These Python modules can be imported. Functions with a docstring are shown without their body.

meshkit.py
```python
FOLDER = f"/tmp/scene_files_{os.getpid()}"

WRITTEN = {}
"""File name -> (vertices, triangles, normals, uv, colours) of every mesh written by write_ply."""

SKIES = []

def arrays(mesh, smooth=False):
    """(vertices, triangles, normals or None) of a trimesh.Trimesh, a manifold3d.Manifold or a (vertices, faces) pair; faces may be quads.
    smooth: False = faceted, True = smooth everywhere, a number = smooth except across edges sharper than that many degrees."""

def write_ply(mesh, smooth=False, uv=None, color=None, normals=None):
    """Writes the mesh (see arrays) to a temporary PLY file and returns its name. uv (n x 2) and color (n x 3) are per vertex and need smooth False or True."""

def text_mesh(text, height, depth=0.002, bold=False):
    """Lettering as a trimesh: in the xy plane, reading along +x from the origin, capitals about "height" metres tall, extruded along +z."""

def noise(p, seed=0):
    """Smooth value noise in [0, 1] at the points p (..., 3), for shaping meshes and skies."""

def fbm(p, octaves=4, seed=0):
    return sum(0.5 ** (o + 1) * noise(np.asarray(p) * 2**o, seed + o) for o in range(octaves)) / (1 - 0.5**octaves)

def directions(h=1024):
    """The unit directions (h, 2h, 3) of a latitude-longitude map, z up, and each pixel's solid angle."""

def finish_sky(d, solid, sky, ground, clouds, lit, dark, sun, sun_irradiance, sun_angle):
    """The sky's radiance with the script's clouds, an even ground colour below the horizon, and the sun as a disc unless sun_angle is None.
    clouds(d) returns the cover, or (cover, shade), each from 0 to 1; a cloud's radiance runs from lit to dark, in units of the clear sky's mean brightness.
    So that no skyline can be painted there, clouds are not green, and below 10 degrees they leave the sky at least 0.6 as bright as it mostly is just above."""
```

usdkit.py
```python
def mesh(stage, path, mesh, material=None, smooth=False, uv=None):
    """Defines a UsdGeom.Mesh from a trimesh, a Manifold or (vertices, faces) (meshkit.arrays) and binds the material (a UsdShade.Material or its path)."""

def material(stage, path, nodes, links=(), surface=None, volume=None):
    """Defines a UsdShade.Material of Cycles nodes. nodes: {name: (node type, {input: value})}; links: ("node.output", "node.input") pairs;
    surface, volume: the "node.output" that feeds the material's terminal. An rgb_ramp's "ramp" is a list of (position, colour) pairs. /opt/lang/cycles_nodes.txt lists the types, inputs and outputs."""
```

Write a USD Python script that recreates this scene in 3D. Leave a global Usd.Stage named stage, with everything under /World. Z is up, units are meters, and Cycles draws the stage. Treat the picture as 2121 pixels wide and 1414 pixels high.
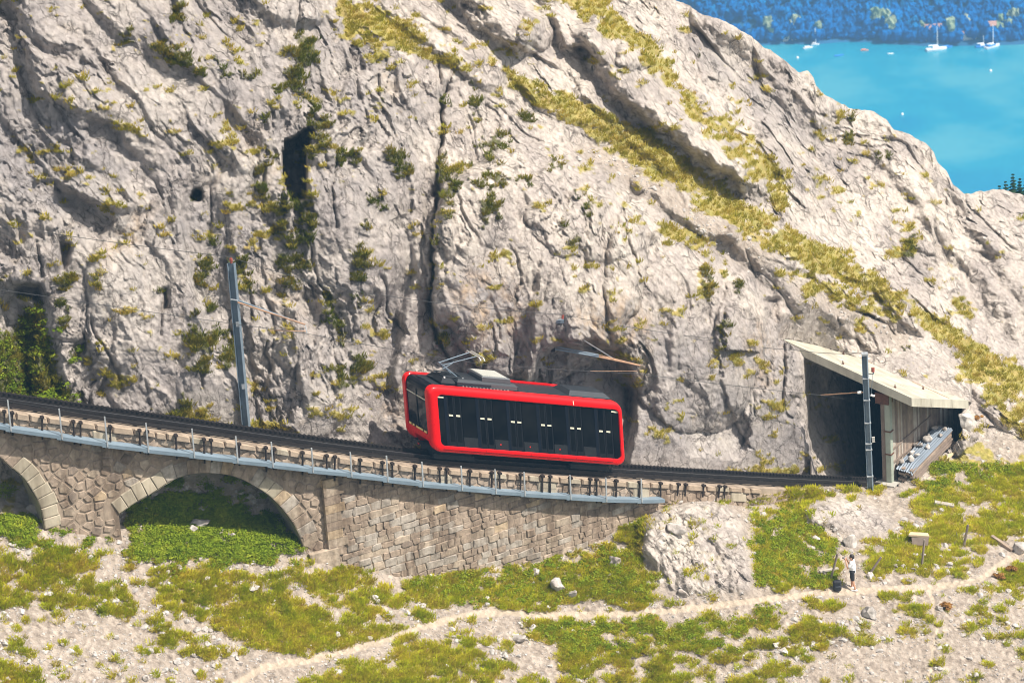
import math, numpy as np, trimesh, usdkit, meshkit, shapely
from scipy.spatial import cKDTree, Voronoi
from scipy.interpolate import RBFInterpolator, CubicSpline, LinearNDInterpolator
from scipy.ndimage import gaussian_filter, map_coordinates
from shapely.geometry import Polygon, LineString, box as sbox
from pxr import Usd, UsdGeom, UsdLux, UsdShade, Sdf, Gf, Vt

stage = Usd.Stage.CreateInMemory()
UsdGeom.SetStageUpAxis(stage, 'Z')
W_ = UsdGeom.Xform.Define(stage, '/World')
UsdGeom.Scope.Define(stage, '/World/Looks')
rng = np.random.default_rng(7)

# ---------------------------------------------------------------- camera, sky, sun
PITCH, ROLL, D0, FPX = math.radians(22.0), math.radians(4.2), 150.0, 7332.0
F = np.array([0, math.cos(PITCH), -math.sin(PITCH)])
R0 = np.array([1.0, 0, 0]); U0 = np.array([0, math.sin(PITCH), math.cos(PITCH)])
RT = math.cos(ROLL) * R0 - math.sin(ROLL) * U0
UP = math.sin(ROLL) * R0 + math.cos(ROLL) * U0
C = -D0 * F
cam = UsdGeom.Camera.Define(stage, '/World/camera')
cam.AddTransformOp().Set(Gf.Matrix4d(*RT, 0, *UP, 0, *(-F), 0, *C, 1))
cam.CreateHorizontalApertureAttr(36.0)
cam.CreateFocalLengthAttr(36.0 * FPX / 2121)
cam.CreateClippingRangeAttr(Gf.Vec2f(1.0, 20000.0))
cam.CreateExposureAttr(0.62)
cam.CreateFStopAttr(1.3); cam.CreateFocusDistanceAttr(156.0)

SUN_EL = math.radians(53)
_az = np.array([0.90, -0.36]); _az /= np.linalg.norm(_az)
SUN = np.array([_az[0] * math.cos(SUN_EL), _az[1] * math.cos(SUN_EL), math.sin(SUN_EL)])
usdkit.material(stage, '/World/Looks/sky', {
    'sky': ('sky_texture', {'sky_type': 'single_scattering', 'sun_disc': False, 'sun_elevation': SUN_EL,
                            'sun_rotation': math.atan2(SUN[0], SUN[1]), 'altitude': 300.0, 'aerosol_density': 3.0}),
    'veil': ('hsv', {'saturation': .3}),
    'bg': ('background_shader', {'strength': 0.112})}, [('sky.color', 'veil.color'), ('veil.color', 'bg.color')], surface='bg.background')
dome = UsdLux.DomeLight.Define(stage, '/World/sky')
UsdShade.MaterialBindingAPI.Apply(dome.GetPrim()).Bind(UsdShade.Material.Get(stage, '/World/Looks/sky'))
dome.GetPrim().SetCustomDataByKey('kind', 'structure')
sun = UsdLux.DistantLight.Define(stage, '/World/sun')
sun.CreateIntensityAttr(1.25); sun.CreateAngleAttr(0.53); sun.CreateColorAttr(Gf.Vec3f(1.0, 0.935, 0.845))
sun.CreateNormalizeAttr(True)
_z = SUN; _x = np.cross([0, 0, 1.0], _z); _x /= np.linalg.norm(_x); _y = np.cross(_z, _x)
sun.AddTransformOp().Set(Gf.Matrix4d(*_x, 0, *_y, 0, *_z, 0, 0, 0, 0, 1))

# ---------------------------------------------------------------- helpers
def P(px, py, w):
    """World point on the sight line through a place of the photograph, w metres beyond the reference distance."""
    px, py, w = np.broadcast_arrays(np.asarray(px, float), np.asarray(py, float), np.asarray(w, float))
    d = F + RT * ((px - 1060.5) / FPX)[..., None] + UP * ((707 - py) / FPX)[..., None]
    return C + (D0 + w)[..., None] * d

def proj(p):
    q = np.asarray(p, float) - C
    z = q @ F
    return np.stack([1060.5 + FPX * (q @ RT) / z, 707 - FPX * (q @ UP) / z, z - D0], -1)

_count = {}
def numbered(parent, name):
    k = _count.get((parent, name), 0); _count[(parent, name)] = k + 1
    return f'{parent}/{name}' + (f'_{k:03d}' if k else '')

_origin = {}
def meta(prim, label=None, cat=None, group=None, kind=None):
    for k, v in (('label', label), ('category', cat), ('group', group), ('kind', kind)):
        if v: prim.SetCustomDataByKey(k, v)

def thing(name, label, cat, loc=(0, 0, 0), group=None):
    path = numbered('/World', name)
    x = UsdGeom.Xform.Define(stage, path); x.AddTranslateOp().Set(Gf.Vec3d(*map(float, loc)))
    _origin[path] = np.asarray(loc, float)
    meta(x.GetPrim(), label, cat, group)
    return path

def obj(name, mesh, mat, parent='/World', smooth=30, label=None, cat=None, group=None, kind=None):
    """One Mesh prim; points are given in world space and stored relative to the thing's base."""
    path = numbered(parent, name)
    if isinstance(mesh, (list,)): mesh = trimesh.util.concatenate(mesh)
    root = '/'.join(path.split('/')[:3])
    o = _origin.get(root, np.zeros(3))
    if hasattr(mesh, 'to_mesh'):
        v, f, _ = meshkit.arrays(mesh); mesh = trimesh.Trimesh(v, f, process=False)
    mesh = trimesh.Trimesh(np.asarray(mesh.vertices) - o, mesh.faces, process=False)
    m = usdkit.mesh(stage, path, mesh, M[mat] if isinstance(mat, str) else mat, smooth=smooth)
    meta(m.GetPrim(), label, cat, group, kind)
    return path

def raw_mesh(path, v, f, mat, normals=None, attrs=None):
    m = UsdGeom.Mesh.Define(stage, path)
    m.CreatePointsAttr(Vt.Vec3fArray.FromNumpy(v.astype(np.float32)))
    m.CreateFaceVertexCountsAttr(Vt.IntArray.FromNumpy(np.full(len(f), f.shape[1], np.int32)))
    m.CreateFaceVertexIndicesAttr(Vt.IntArray.FromNumpy(f.astype(np.int32).ravel()))
    m.CreateSubdivisionSchemeAttr('none')
    if normals is not None:
        m.CreateNormalsAttr(Vt.Vec3fArray.FromNumpy(normals.astype(np.float32))); m.SetNormalsInterpolation('vertex')
    for k, a in (attrs or {}).items():
        UsdGeom.PrimvarsAPI(m).CreatePrimvar(k, Sdf.ValueTypeNames.Float3Array, 'vertex').Set(Vt.Vec3fArray.FromNumpy(a.astype(np.float32)))
    UsdShade.MaterialBindingAPI.Apply(m.GetPrim()).Bind(M[mat])
    return m

def box(c, size, ax=None):
    m = trimesh.creation.box(size)
    v = m.vertices
    if ax is not None: v = v @ np.asarray(ax)
    return trimesh.Trimesh(v + np.asarray(c), m.faces, process=False)

def frame_of(d, up=(0, 0, 1)):
    d = np.asarray(d, float); d = d / np.linalg.norm(d)
    y = np.cross(up, d)
    if np.linalg.norm(y) < 1e-6: y = np.cross((0, 1, 0), d)
    y /= np.linalg.norm(y)
    return np.array([d, y, np.cross(d, y)])

def beam(p0, p1, w, h, up=(0, 0, 1)):
    p0, p1 = np.asarray(p0, float), np.asarray(p1, float)
    return box((p0 + p1) / 2, (np.linalg.norm(p1 - p0), w, h), frame_of(p1 - p0, up))

def tube(p0, p1, r, n=8, r1=None):
    p0, p1 = np.asarray(p0, float), np.asarray(p1, float)
    fr = frame_of(p1 - p0)
    a = np.linspace(0, 2 * np.pi, n, endpoint=False)
    ring = np.cos(a)[:, None] * fr[1] + np.sin(a)[:, None] * fr[2]
    v = np.vstack([p0 + ring * r, p1 + ring * (r if r1 is None else r1), [p0], [p1]])
    f = []
    for i in range(n):
        j = (i + 1) % n
        f += [[i, j, n + j], [i, n + j, n + i], [j, i, 2 * n], [n + i, n + j, 2 * n + 1]]
    return trimesh.Trimesh(v, f, process=False)

def polytube(pts, r, n=6):
    return trimesh.util.concatenate([tube(a, b, r, n) for a, b in zip(pts[:-1], pts[1:])])

def hexa(p):
    """Solid from eight corners: four of the bottom, four of the top, same order."""
    f = [[0, 2, 1], [0, 3, 2], [4, 5, 6], [4, 6, 7]]
    for i in range(4):
        j = (i + 1) % 4
        f += [[i, j, 4 + j], [i, 4 + j, 4 + i]]
    m = trimesh.Trimesh(np.asarray(p, float), f, process=False)
    if m.volume < 0: m.invert()
    return m

def loft(rings, closed=False, caps=True):
    n = len(rings[0]); v = np.vstack(rings); f = []
    k = len(rings)
    for a in range(k if closed else k - 1):
        b = (a + 1) % k
        for i in range(n):
            j = (i + 1) % n
            f += [[a * n + i, a * n + j, b * n + j], [a * n + i, b * n + j, b * n + i]]
    if caps and not closed:
        v = np.vstack([v, rings[0].mean(0), rings[-1].mean(0)])
        for i in range(n):
            j = (i + 1) % n
            f += [[j, i, k * n], [(k - 1) * n + i, (k - 1) * n + j, k * n + 1]]
    m = trimesh.Trimesh(v, f, process=False)
    if m.volume < 0: m.invert()
    return m

def rock_mesh(c, size, seed, sub=2, rough=0.28):
    m = trimesh.creation.icosphere(sub)
    r = np.random.default_rng(seed)
    v = m.vertices.copy()
    for _ in range(12):                                               # flat chips
        n = r.normal(size=3); n /= np.linalg.norm(n); d = r.uniform(.48, .85)
        s = v @ n
        v -= np.outer(np.maximum(s - d, 0), n)
    v *= (1 + rough * (meshkit.noise(v * 2.2 + seed * 3.1, seed) - .5))[:, None]
    v = v * np.asarray(size)
    a = r.uniform(0, 6.28); ca, sa = math.cos(a), math.sin(a)
    v[:, :2] = v[:, :2] @ np.array([[ca, -sa], [sa, ca]])
    return trimesh.Trimesh(v + np.asarray(c), m.faces, process=False)

def sstep(x, a=0.0, b=1.0):
    t = np.clip((x - a) / (b - a), 0, 1)
    return t * t * (3 - 2 * t)

# ---------------------------------------------------------------- materials
M = {}
def mat(name, nodes, links, surface='p.BSDF', volume=None):
    M[name] = usdkit.material(stage, f'/World/Looks/{name}', nodes, links, surface=surface, volume=volume)

def plain(name, col, rough=.6, metal=0.0, var=.25, scale=3.0, bump=0.0, bscale=30.0, coat=0.0, spec=.5, streak=0.0):
    c = np.array(col)
    nodes = {'g': ('geometry', {}), 'n': ('noise_texture', {'scale': scale, 'detail': 5.0, 'roughness': .6}),
             'r': ('rgb_ramp', {'ramp': [(0.25, c * (1 - var)), (0.75, np.minimum(c * (1 + var), 1))]}),
             'p': ('principled_bsdf', {'roughness': rough, 'metallic': metal, 'coat_weight': coat, 'specular_ior_level': spec})}
    links = [('g.position', 'n.vector'), ('n.fac', 'r.fac'), ('r.color', 'p.base_color')]
    if streak:                                                        # run-off stains down the face
        nodes['sm'] = ('mapping', {'scale': (1.5, 1.5, .22)}); nodes['sn'] = ('noise_texture', {'scale': 1.1, 'detail': 6.0, 'roughness': .65})
        nodes['sr'] = ('rgb_ramp', {'ramp': [(.36, (1 - streak, 1 - streak * 1.08, 1 - streak * 1.15)), (.56, (1, 1, 1)), (.72, (1.12, 1.12, 1.12))]}); nodes['sx'] = ('mix_color', {'blend_type': 'multiply', 'fac': 1.0, 'use_clamp': False})
        links = [l for l in links if l[1] != 'p.base_color'] + [('g.position', 'sm.vector'), ('sm.vector', 'sn.vector'), ('sn.fac', 'sr.fac'), ('r.color', 'sx.a'), ('sr.color', 'sx.b'), ('sx.result', 'p.base_color')]
    if bump:
        nodes['n2'] = ('noise_texture', {'scale': bscale, 'detail': 4.0})
        nodes['b'] = ('bump', {'strength': bump, 'distance': .02})
        links += [('g.position', 'n2.vector'), ('n2.fac', 'b.height'), ('b.normal', 'p.normal')]
    mat(name, nodes, links)

plain('red_paint', (.60, .003, .004), .4, var=.06, scale=1.2, coat=.12, spec=.25)
plain('black_paint', (.008, .009, .012), .4, var=.1, spec=.3)
plain('dark_grey', (.014, .018, .023), .5, var=.15)
plain('panel_grey', (.02, .021, .023), .4, var=.1, spec=.2)
plain('navy_post', (.006, .008, .014), .4, var=.1, spec=.2)
plain('grille', (.10, .105, .11), .5, .4, var=.2, scale=40.0)
plain('light_metal', (.55, .55, .5), .4, .3, var=.1)
plain('sticker', (.62, .58, .45), .5, var=.05)
plain('headlight', (.85, .62, .25), .2, var=.05)
plain('signal_red', (.7, .02, .01), .3, var=.05)
plain('rail_steel', (.022, .018, .017), .55, .3, var=.35, scale=6.0)
plain('rail_top', (.22, .22, .23), .3, .8, var=.2)
plain('rust', (.12, .05, .028), .8, .1, var=.45, scale=9.0)
plain('anchor_iron', (.022, .014, .011), .75, .1, var=.4, scale=9.0)
plain('walkway_metal', (.2, .26, .31), .5, .25, var=.16, scale=1.5)
plain('post_metal', (.42, .44, .45), .45, .4, var=.15)
plain('mast_metal', (.17, .215, .255), .5, .3, var=.2, scale=2.0)
plain('rust_tube', (.34, .2, .12), .6, .2, var=.4, scale=4.0)
plain('wire', (.06, .06, .06), .5, .3, var=.1)
plain('insulator', (.28, .07, .05), .3, var=.1)
plain('porcelain', (.6, .6, .58), .3, var=.1)
plain('concrete_roof', (.42, .39, .31), .85, var=.18, scale=.9, bump=.3, streak=.25)
plain('concrete', (.36, .34, .3), .85, var=.2, scale=1.5, bump=.4)
plain('green_metal', (.3, .33, .27), .6, .1, var=.15)
plain('weathered_wood', (.27, .205, .155), .85, var=.3, scale=2.5, bump=.3, streak=.4)
plain('weathered_wood_dark', (.19, .145, .115), .85, var=.3, scale=2.5, bump=.3)
plain('weathered_wood_pale', (.34, .3, .25), .85, var=.25, scale=2.5, bump=.3)
plain('pale_wood', (.5, .4, .25), .8, var=.2, scale=3.0)
plain('post_wood', (.2, .16, .125), .85, var=.3, scale=5.0)
plain('corrugated', (.17, .2, .235), .5, .3, var=.15, scale=1.0)
plain('mortar', (.30, .235, .175), .95, var=.3, scale=1.6, bump=.6, streak=.45)
for i, c in enumerate([(.27, .205, .15), (.31, .24, .18), (.35, .28, .21), (.22, .17, .13), (.42, .32, .21), (.34, .295, .245)]):
    plain(f'stone_{"abcdef"[i]}', c, .92, var=.38, scale=4.5, bump=1.0, bscale=9.0, streak=.5)
plain('pale_block', (.36, .31, .23), .9, var=.2, scale=2.0, bump=.4, streak=.35)
plain('coping', (.32, .245, .175), .9, var=.25, scale=3.0, bump=.6, bscale=14.0)
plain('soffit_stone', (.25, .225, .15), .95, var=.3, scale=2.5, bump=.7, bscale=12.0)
plain('boulder', (.41, .375, .34), .95, var=.4, scale=4.0, bump=1.0, bscale=9.0, streak=.5)
plain('gravel', (.36, .33, .30), .95, var=.45, scale=3.7)
plain('skin', (.5, .27, .17), .55, var=.05)
plain('white_cloth', (.8, .8, .82), .8, var=.03)
plain('black_cloth', (.015, .016, .02), .8, var=.1)
plain('dark_hair', (.02, .014, .01), .6, var=.1)
plain('shoe_white', (.7, .7, .7), .6, var=.05)
plain('boat_white', (.8, .8, .8), .4, var=.03)
plain('boat_blue', (.02, .2, .55), .4, var=.05)
plain('boat_orange', (.75, .3, .18), .5, var=.05)
plain('house_wall', (.62, .52, .45), .8, var=.1)
plain('house_roof', (.36, .19, .14), .8, var=.15)
plain('bark', (.09, .065, .045), .9, var=.3, scale=6.0)

mat('side_glass', {'g': ('geometry', {}), 'n': ('noise_texture', {'scale': .9, 'detail': 3.0}), 'r': ('rgb_ramp', {'ramp': [(.3, (.002, .002, .003)), (.7, (.009, .009, .009))]}),
                   'p': ('principled_bsdf', {'roughness': .06, 'specular_ior_level': .22})}, [('g.position', 'n.vector'), ('n.fac', 'r.fac'), ('r.color', 'p.base_color')])
mat('windscreen_glass', {'p': ('principled_bsdf', {'base_color': (.003, .004, .007), 'roughness': .05, 'specular_ior_level': .3})}, [])
plain('interior_dark', (.02, .02, .02), .8)
plain('door_frame_dark', (.010, .0105, .013), .4, var=.1, spec=.2)

def leafy(name, cols, scale=.9, transl=.25):
    """Blades and leaves; the tone drifts over the ground and from clump to clump."""
    nodes = {'g': ('geometry', {}), 'o': ('object_info', {}),
             'n': ('noise_texture', {'scale': scale, 'detail': 3.0}),
             'a': ('math', {'math_type': 'multiply_add', 'value2': .45}),
             's': ('math', {'math_type': 'multiply_add', 'value2': 1.25, 'value3': -.38}),
             'r': ('rgb_ramp', {'ramp': cols}),
             'd': ('diffuse_bsdf', {}), 't': ('translucent_bsdf', {}), 'm': ('mix_closure', {'fac': transl})}
    links = [('g.position', 'n.vector'), ('n.fac', 's.value1'), ('o.random', 'a.value1'), ('s.value', 'a.value3'), ('a.value', 'r.fac'),
             ('r.color', 'd.color'), ('r.color', 't.color'), ('d.BSDF', 'm.closure1'), ('t.BSDF', 'm.closure2')]
    mat(name, nodes, links, surface='m.closure')

leafy('dry_grass', [(0.0, (.2, .215, .025)), (.35, (.34, .30, .04)), (.7, (.43, .335, .06)), (1.0, (.48, .31, .10))], transl=.4)
leafy('meadow_grass', [(0.0, (.22, .29, .014)), (.4, (.40, .42, .02)), (.75, (.53, .46, .035)), (1.0, (.58, .42, .065))], transl=.4)
leafy('moss_grass', [(0.0, (.06, .085, .01)), (.4, (.13, .135, .015)), (.75, (.23, .18, .025)), (1.0, (.34, .22, .045))], .7, .3)
leafy('green_herb', [(0.0, (.09, .145, .012)), (.5, (.20, .265, .02)), (1.0, (.35, .36, .04))], .8, .35)
leafy('spruce_needles', [(0.0, (.012, .03, .018)), (1.0, (.03, .06, .03))], .5, .1)
leafy('hazed_foliage', [(0.0, (.0, .075, .26)), (.6, (.001, .11, .34)), (.9, (.006, .18, .38)), (1.0, (.05, .27, .38))], .03, .1)  # blue of the distance haze painted into the leaf colours
leafy('rusty_leaf', [(0.0, (.2, .1, .03)), (.6, (.36, .19, .06)), (1.0, (.5, .3, .12))], 1.5)
leafy('pale_foliage', [(0.0, (.12, .2, .1)), (1.0, (.36, .38, .26))], .1, .1)
# ---------------------------------------------------------------- the line of the railway
_tx = np.array([-330, -160, 0, 250, 500, 700, 900, 1100, 1290, 1500, 1700, 1850, 1990], float)
_ty = np.array([774, 796, 822, 857, 892, 920, 943, 958, 971, 984, 994, 999, 1001], float)
_tw = np.array([-7.2, -6.2, -5.1, -3.4, -1.6, 0.1, 1.9, 3.9, 6.2, 9.3, 13.0, 16.3, 20.2], float)
_tw0 = _tw
_tw = np.array([-9.3, -7.6, -6.0, -3.6, -1.1, 1.2, 3.9, 6.8, 9.7, 13.6, 18.1, 22.2, 26.6], float)
_tp = P(_tx, _ty, _tw)
_u = np.concatenate([[0], np.cumsum(np.linalg.norm(np.diff(_tp[:, :2], axis=0), axis=1))])
TS = CubicSpline(_u, _tp)
AMAX = _u[-1]
def track(a):
    """Centre of the track at arc length a: point, heading, near-side normal, slope."""
    a = np.asarray(a, float)
    p, d = TS(a), TS(a, 1)
    h = np.linalg.norm(d[..., :2], axis=-1, keepdims=True)
    e = np.concatenate([d[..., :2] / h, np.zeros_like(h)], -1)
    m = np.stack([e[..., 1], -e[..., 0], np.zeros_like(h[..., 0])], -1)
    return p, e, m, d[..., 2] / h[..., 0]
_al = np.linspace(0, AMAX, 1500)
def a_at(px, off=0.0, dz=0.0):
    p, e, m, g = track(_al)
    q = proj(p + m * off + np.array([0, 0, 1.0]) * dz)
    return np.interp(px, q[:, 0], _al)
WALL_OFF, WALL_TOP = 0.92, 0.30
def wall_pt(a, z=None, h=None, d=0.0):
    """On the near face of the masonry: arc length, height z (or depth h below its top), d metres proud."""
    p, e, m, g = track(a)
    q = p + m * (WALL_OFF + np.asarray(d, float)[..., None] if np.ndim(d) else WALL_OFF + d)
    q = np.array(q)
    q[..., 2] = (p[..., 2] - WALL_TOP - h) if z is None else z
    return q
def wall_az(px, py, d=0.0):
    """Where the sight line through a place of the photograph meets the wall's face: arc length and height."""
    a = float(a_at(px)); h = 1.0
    for _ in range(14):
        q = proj(wall_pt(np.array(a), h=h, d=d))
        q1 = proj(wall_pt(np.array(a + .05), h=h, d=d)); q2 = proj(wall_pt(np.array(a), h=h + .05, d=d))
        J = np.array([(q1 - q)[:2] / .05, (q2 - q)[:2] / .05]).T
        s = np.linalg.solve(J, np.array([px, py]) - q[:2])
        a += s[0]; h += s[1]
    return a, float(wall_pt(np.array(a), h=h)[2])

# ---------------------------------------------------------------- where the shelter stands (its parts come later)
def ray(px, py):
    d = P(px, py, 0.0) - C
    return d / np.linalg.norm(d)
def hit(px, py, p0, n):
    d = ray(px, py); return C + d * (n @ (p0 - C)) / (n @ d)
SH = {}
SH['Rb'], SH['Lb'] = P(1842, 1000, 20.9), P(1682, 990, 23.2)
_d = SH['Rb'] - SH['Lb']; _d[2] = 0; SH['m'] = _d / np.linalg.norm(_d)
SH['e'] = np.array([-SH['m'][1], SH['m'][0], 0])
_fp = SH['Rb'] - SH['e'] * .45
SH['B'], SH['A'] = hit(1888, 824, _fp, SH['e']), hit(1620, 702, _fp, SH['e'])
SH['C'] = hit(2006, 829, SH['B'], SH['m']); SH['D'] = SH['A'] + SH['C'] - SH['B']
_sn = np.cross(SH['B'] - SH['A'], SH['C'] - SH['B'])
SH['slab'] = lambda x, y: hit(x, y, SH['A'], _sn)
SH['wend'] = hit(1985, 905, SH['Rb'], SH['m']); SH['L'] = float(np.linalg.norm((SH['wend'] - SH['Rb'])[:2]))
SH['wall'] = lambda s: SH['Rb'] + (SH['wend'] - SH['Rb']) * (s / SH['L'])
SH['lw'] = 23.2
SH['FL'] = hit(1855, 966, SH['Rb'] + SH['m'] * .22, SH['m']); SH['BL'] = hit(1938, 883, SH['Rb'] + SH['m'] * .22, SH['m'])
SH['FR'] = hit(1890, 976, SH['Rb'] + SH['m'] * 1.12, SH['m']); SH['BR'] = hit(1974, 888, SH['Rb'] + SH['m'] * 1.12, SH['m'])
_tn = np.cross(SH['FR'] - SH['FL'], SH['BL'] - SH['FL'])
SH['sheet'] = lambda x, y: hit(x, y, SH['FL'], _tn)

# ---------------------------------------------------------------- the mountain: one sheet of rock, meadow and scree
def ptw(px): return np.interp(px, _tx, _tw)
FOOT = np.array([(-330, 1050), (-100, 1075), (60, 1095), (170, 1108), (250, 1120), (330, 1126), (450, 1132), (560, 1135), (630, 1138), (690, 1158), (760, 1178), (840, 1190),
                 (900, 1190), (1000, 1178), (1100, 1163), (1200, 1135), (1260, 1105), (1320, 1068), (1375, 1040), (1500, 1034), (1620, 1014), (1720, 1008), (1800, 1010), (1850, 1008)], float)
# depth of the wall face over the picture
_ga, _gh = np.meshgrid(np.linspace(0, AMAX, 90), np.linspace(-.2, 6.5, 24), indexing='ij')
_q = proj(wall_pt(_ga.ravel(), h=_gh.ravel()))
WALLW = LinearNDInterpolator(_q[:, :2], _q[:, 2])
def foot_w(px): return float(WALLW(px, np.interp(px, FOOT[:, 0], FOOT[:, 1])))

ctrl = []
shift = lambda x, y: np.interp(x, _tx, _tw - _tw0) * (1 - .5 * np.clip((y - 1000) / 200, 0, 1))
for x, wb, rows in [(-330, 2.2, [(450, -4.5), (0, -2.5), (-160, -1.0)]), (0, 2.4, [(620, -2.4), (450, -2.3), (200, -1.4), (0, -.4), (-160, 1)]),
                    (250, 2.3, [(600, -.9), (300, -.2), (0, 1.2), (-160, 2.5)]), (500, 2.3, [(600, .9), (300, 1.6), (0, 3.4), (-160, 6)]),
                    (700, 2.3, [(600, 2.6), (300, 3.4), (150, 4.6), (0, 7.2), (-160, 11)]), (900, 2.6, [(600, 4.8), (300, 6.2), (130, 8.0), (0, 10.5), (-160, 14)]),
                    (1100, 2.6, [(600, 6.6), (300, 9.4), (150, 12.2), (0, 15.5), (-160, 19)]), (1300, 2.6, [(700, 9.0), (450, 11.4), (300, 14), (200, 16.4), (0, 21), (-160, 25)]),
                    (1500, 2.5, [(700, 12.2), (560, 14), (450, 16), (250, 21), (50, 25)]), (1620, 2.5, [(700, 15.2), (600, 16.4), (450, 19), (250, 24), (110, 28)])]:
    ctrl.append((x, np.interp(x, _tx, _ty) - 12, ptw(x) + wb))
    ctrl += [(x, y, w + shift(x, y)) for y, w in rows]
ctrl += [(x, y, w + shift(x, y)) for x, y, w in [(1750, 700, 18.2), (1750, 560, 21), (1750, 400, 25.2), (1750, 220, 29.5), (1850, 760, 19.2), (1850, 700, 20.2), (1850, 560, 23.2), (1850, 400, 27.2), (1850, 265, 30.6), (1990, 840, 19.2), (1990, 700, 22.8), (1990, 560, 26.5), (1995, 400, 31),
         (2121, 1000, 15.8), (2121, 850, 20.6), (2121, 740, 24.5), (2121, 600, 28.5), (2121, 410, 33.5), (2340, 1000, 18), (2340, 850, 23), (2340, 600, 31), (2340, 480, 34),
         (1930, 1000, 14.6), (1990, 930, 17.2)]]
for x in (-100, 60, 250, 330, 450, 560, 640, 760, 840, 900, 1000, 1100, 1200, 1300): ctrl.append((x, np.interp(x, FOOT[:, 0], FOOT[:, 1]), foot_w(x)))
for x in (60, 250, 350, 450, 550, 640): ctrl.append((x, 985, ptw(x) + 2.0))
for x, y, w in [(-330, 1414, -14), (0, 1414, -11.6), (500, 1414, -7.2), (800, 1414, -4.4), (1060, 1414, -1.9), (1500, 1414, .9), (1800, 1414, 2.1), (2121, 1414, 3.4), (2340, 1414, 4.2),
                (-330, 1600, -18), (500, 1600, -11), (1060, 1600, -5.5), (1500, 1600, -2.6), (2121, 1600, 0), (2340, 1600, 1),
                (1450, 1250, 4.4), (1600, 1232, 5.6), (1765, 1222, 6.5), (1900, 1216, 7.6), (2040, 1195, 9.0), (2121, 1150, 11.2), (2340, 1110, 13.5),
                (1420, 1050, 7.4), (1560, 1100, 8.2), (1700, 1100, 9.6), (1850, 1100, 10.6), (1990, 1100, 11.6), (1500, 1038, 8.9), (1620, 1020, 11.2), (1720, 1012, 12.9), (1800, 1014, 14.0), (1850, 1013, 14.6)]: ctrl.append((x, y, w + shift(x, y)))
ctrl = np.array(ctrl, float)
_rbf = RBFInterpolator(ctrl[:, :2] / 300.0, ctrl[:, 2], kernel='linear', smoothing=0.02)
X0, X1, Y0, Y1, CS = -240.0, 2350.0, -170.0, 1620.0, 4.0
_cx, _cy = np.arange(X0, X1 + CS, CS), np.arange(Y0, Y1 + CS, CS)
_bx, _by = np.arange(X0, X1 + 40, 20.0), np.arange(Y0, Y1 + 40, 20.0)
_B = _rbf(np.stack(np.meshgrid(_bx, _by, indexing='ij'), -1).reshape(-1, 2) / 300.0).reshape(len(_bx), len(_by))
_B = gaussian_filter(_B, 1.6)

RIDGE = np.array([(1180, -170), (1300, -60), (1395, 0), (1444, 25), (1502, 48), (1543, 68), (1583, 99), (1631, 129), (1656, 148), (1674, 150), (1685, 163), (1690, 179), (1706, 194), (1726, 209), (1743, 217),
                  (1774, 222), (1808, 231), (1838, 250), (1852, 266), (1883, 274), (1917, 296), (1934, 316), (1941, 336), (1961, 353), (1974, 377), (1998, 401), (2012, 403), (2035, 394), (2053, 390),
                  (2080, 393), (2104, 398), (2121, 408), (2200, 440), (2350, 520)], float)
STEP = 2.5
xs = np.arange(X0 + 20, X1 - 10, STEP)
ytop = np.interp(xs, RIDGE[:, 0], RIDGE[:, 1])
ytop += np.where(xs > 1200, 7 * (meshkit.fbm(np.stack([xs / 28, 0 * xs, 0 * xs], -1), 4, 3) - .5) * 2, 0)
ytop = np.maximum(ytop, -150)
NR = int((1590 + 150) / STEP)
vv = np.linspace(0, 1, NR)
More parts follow.
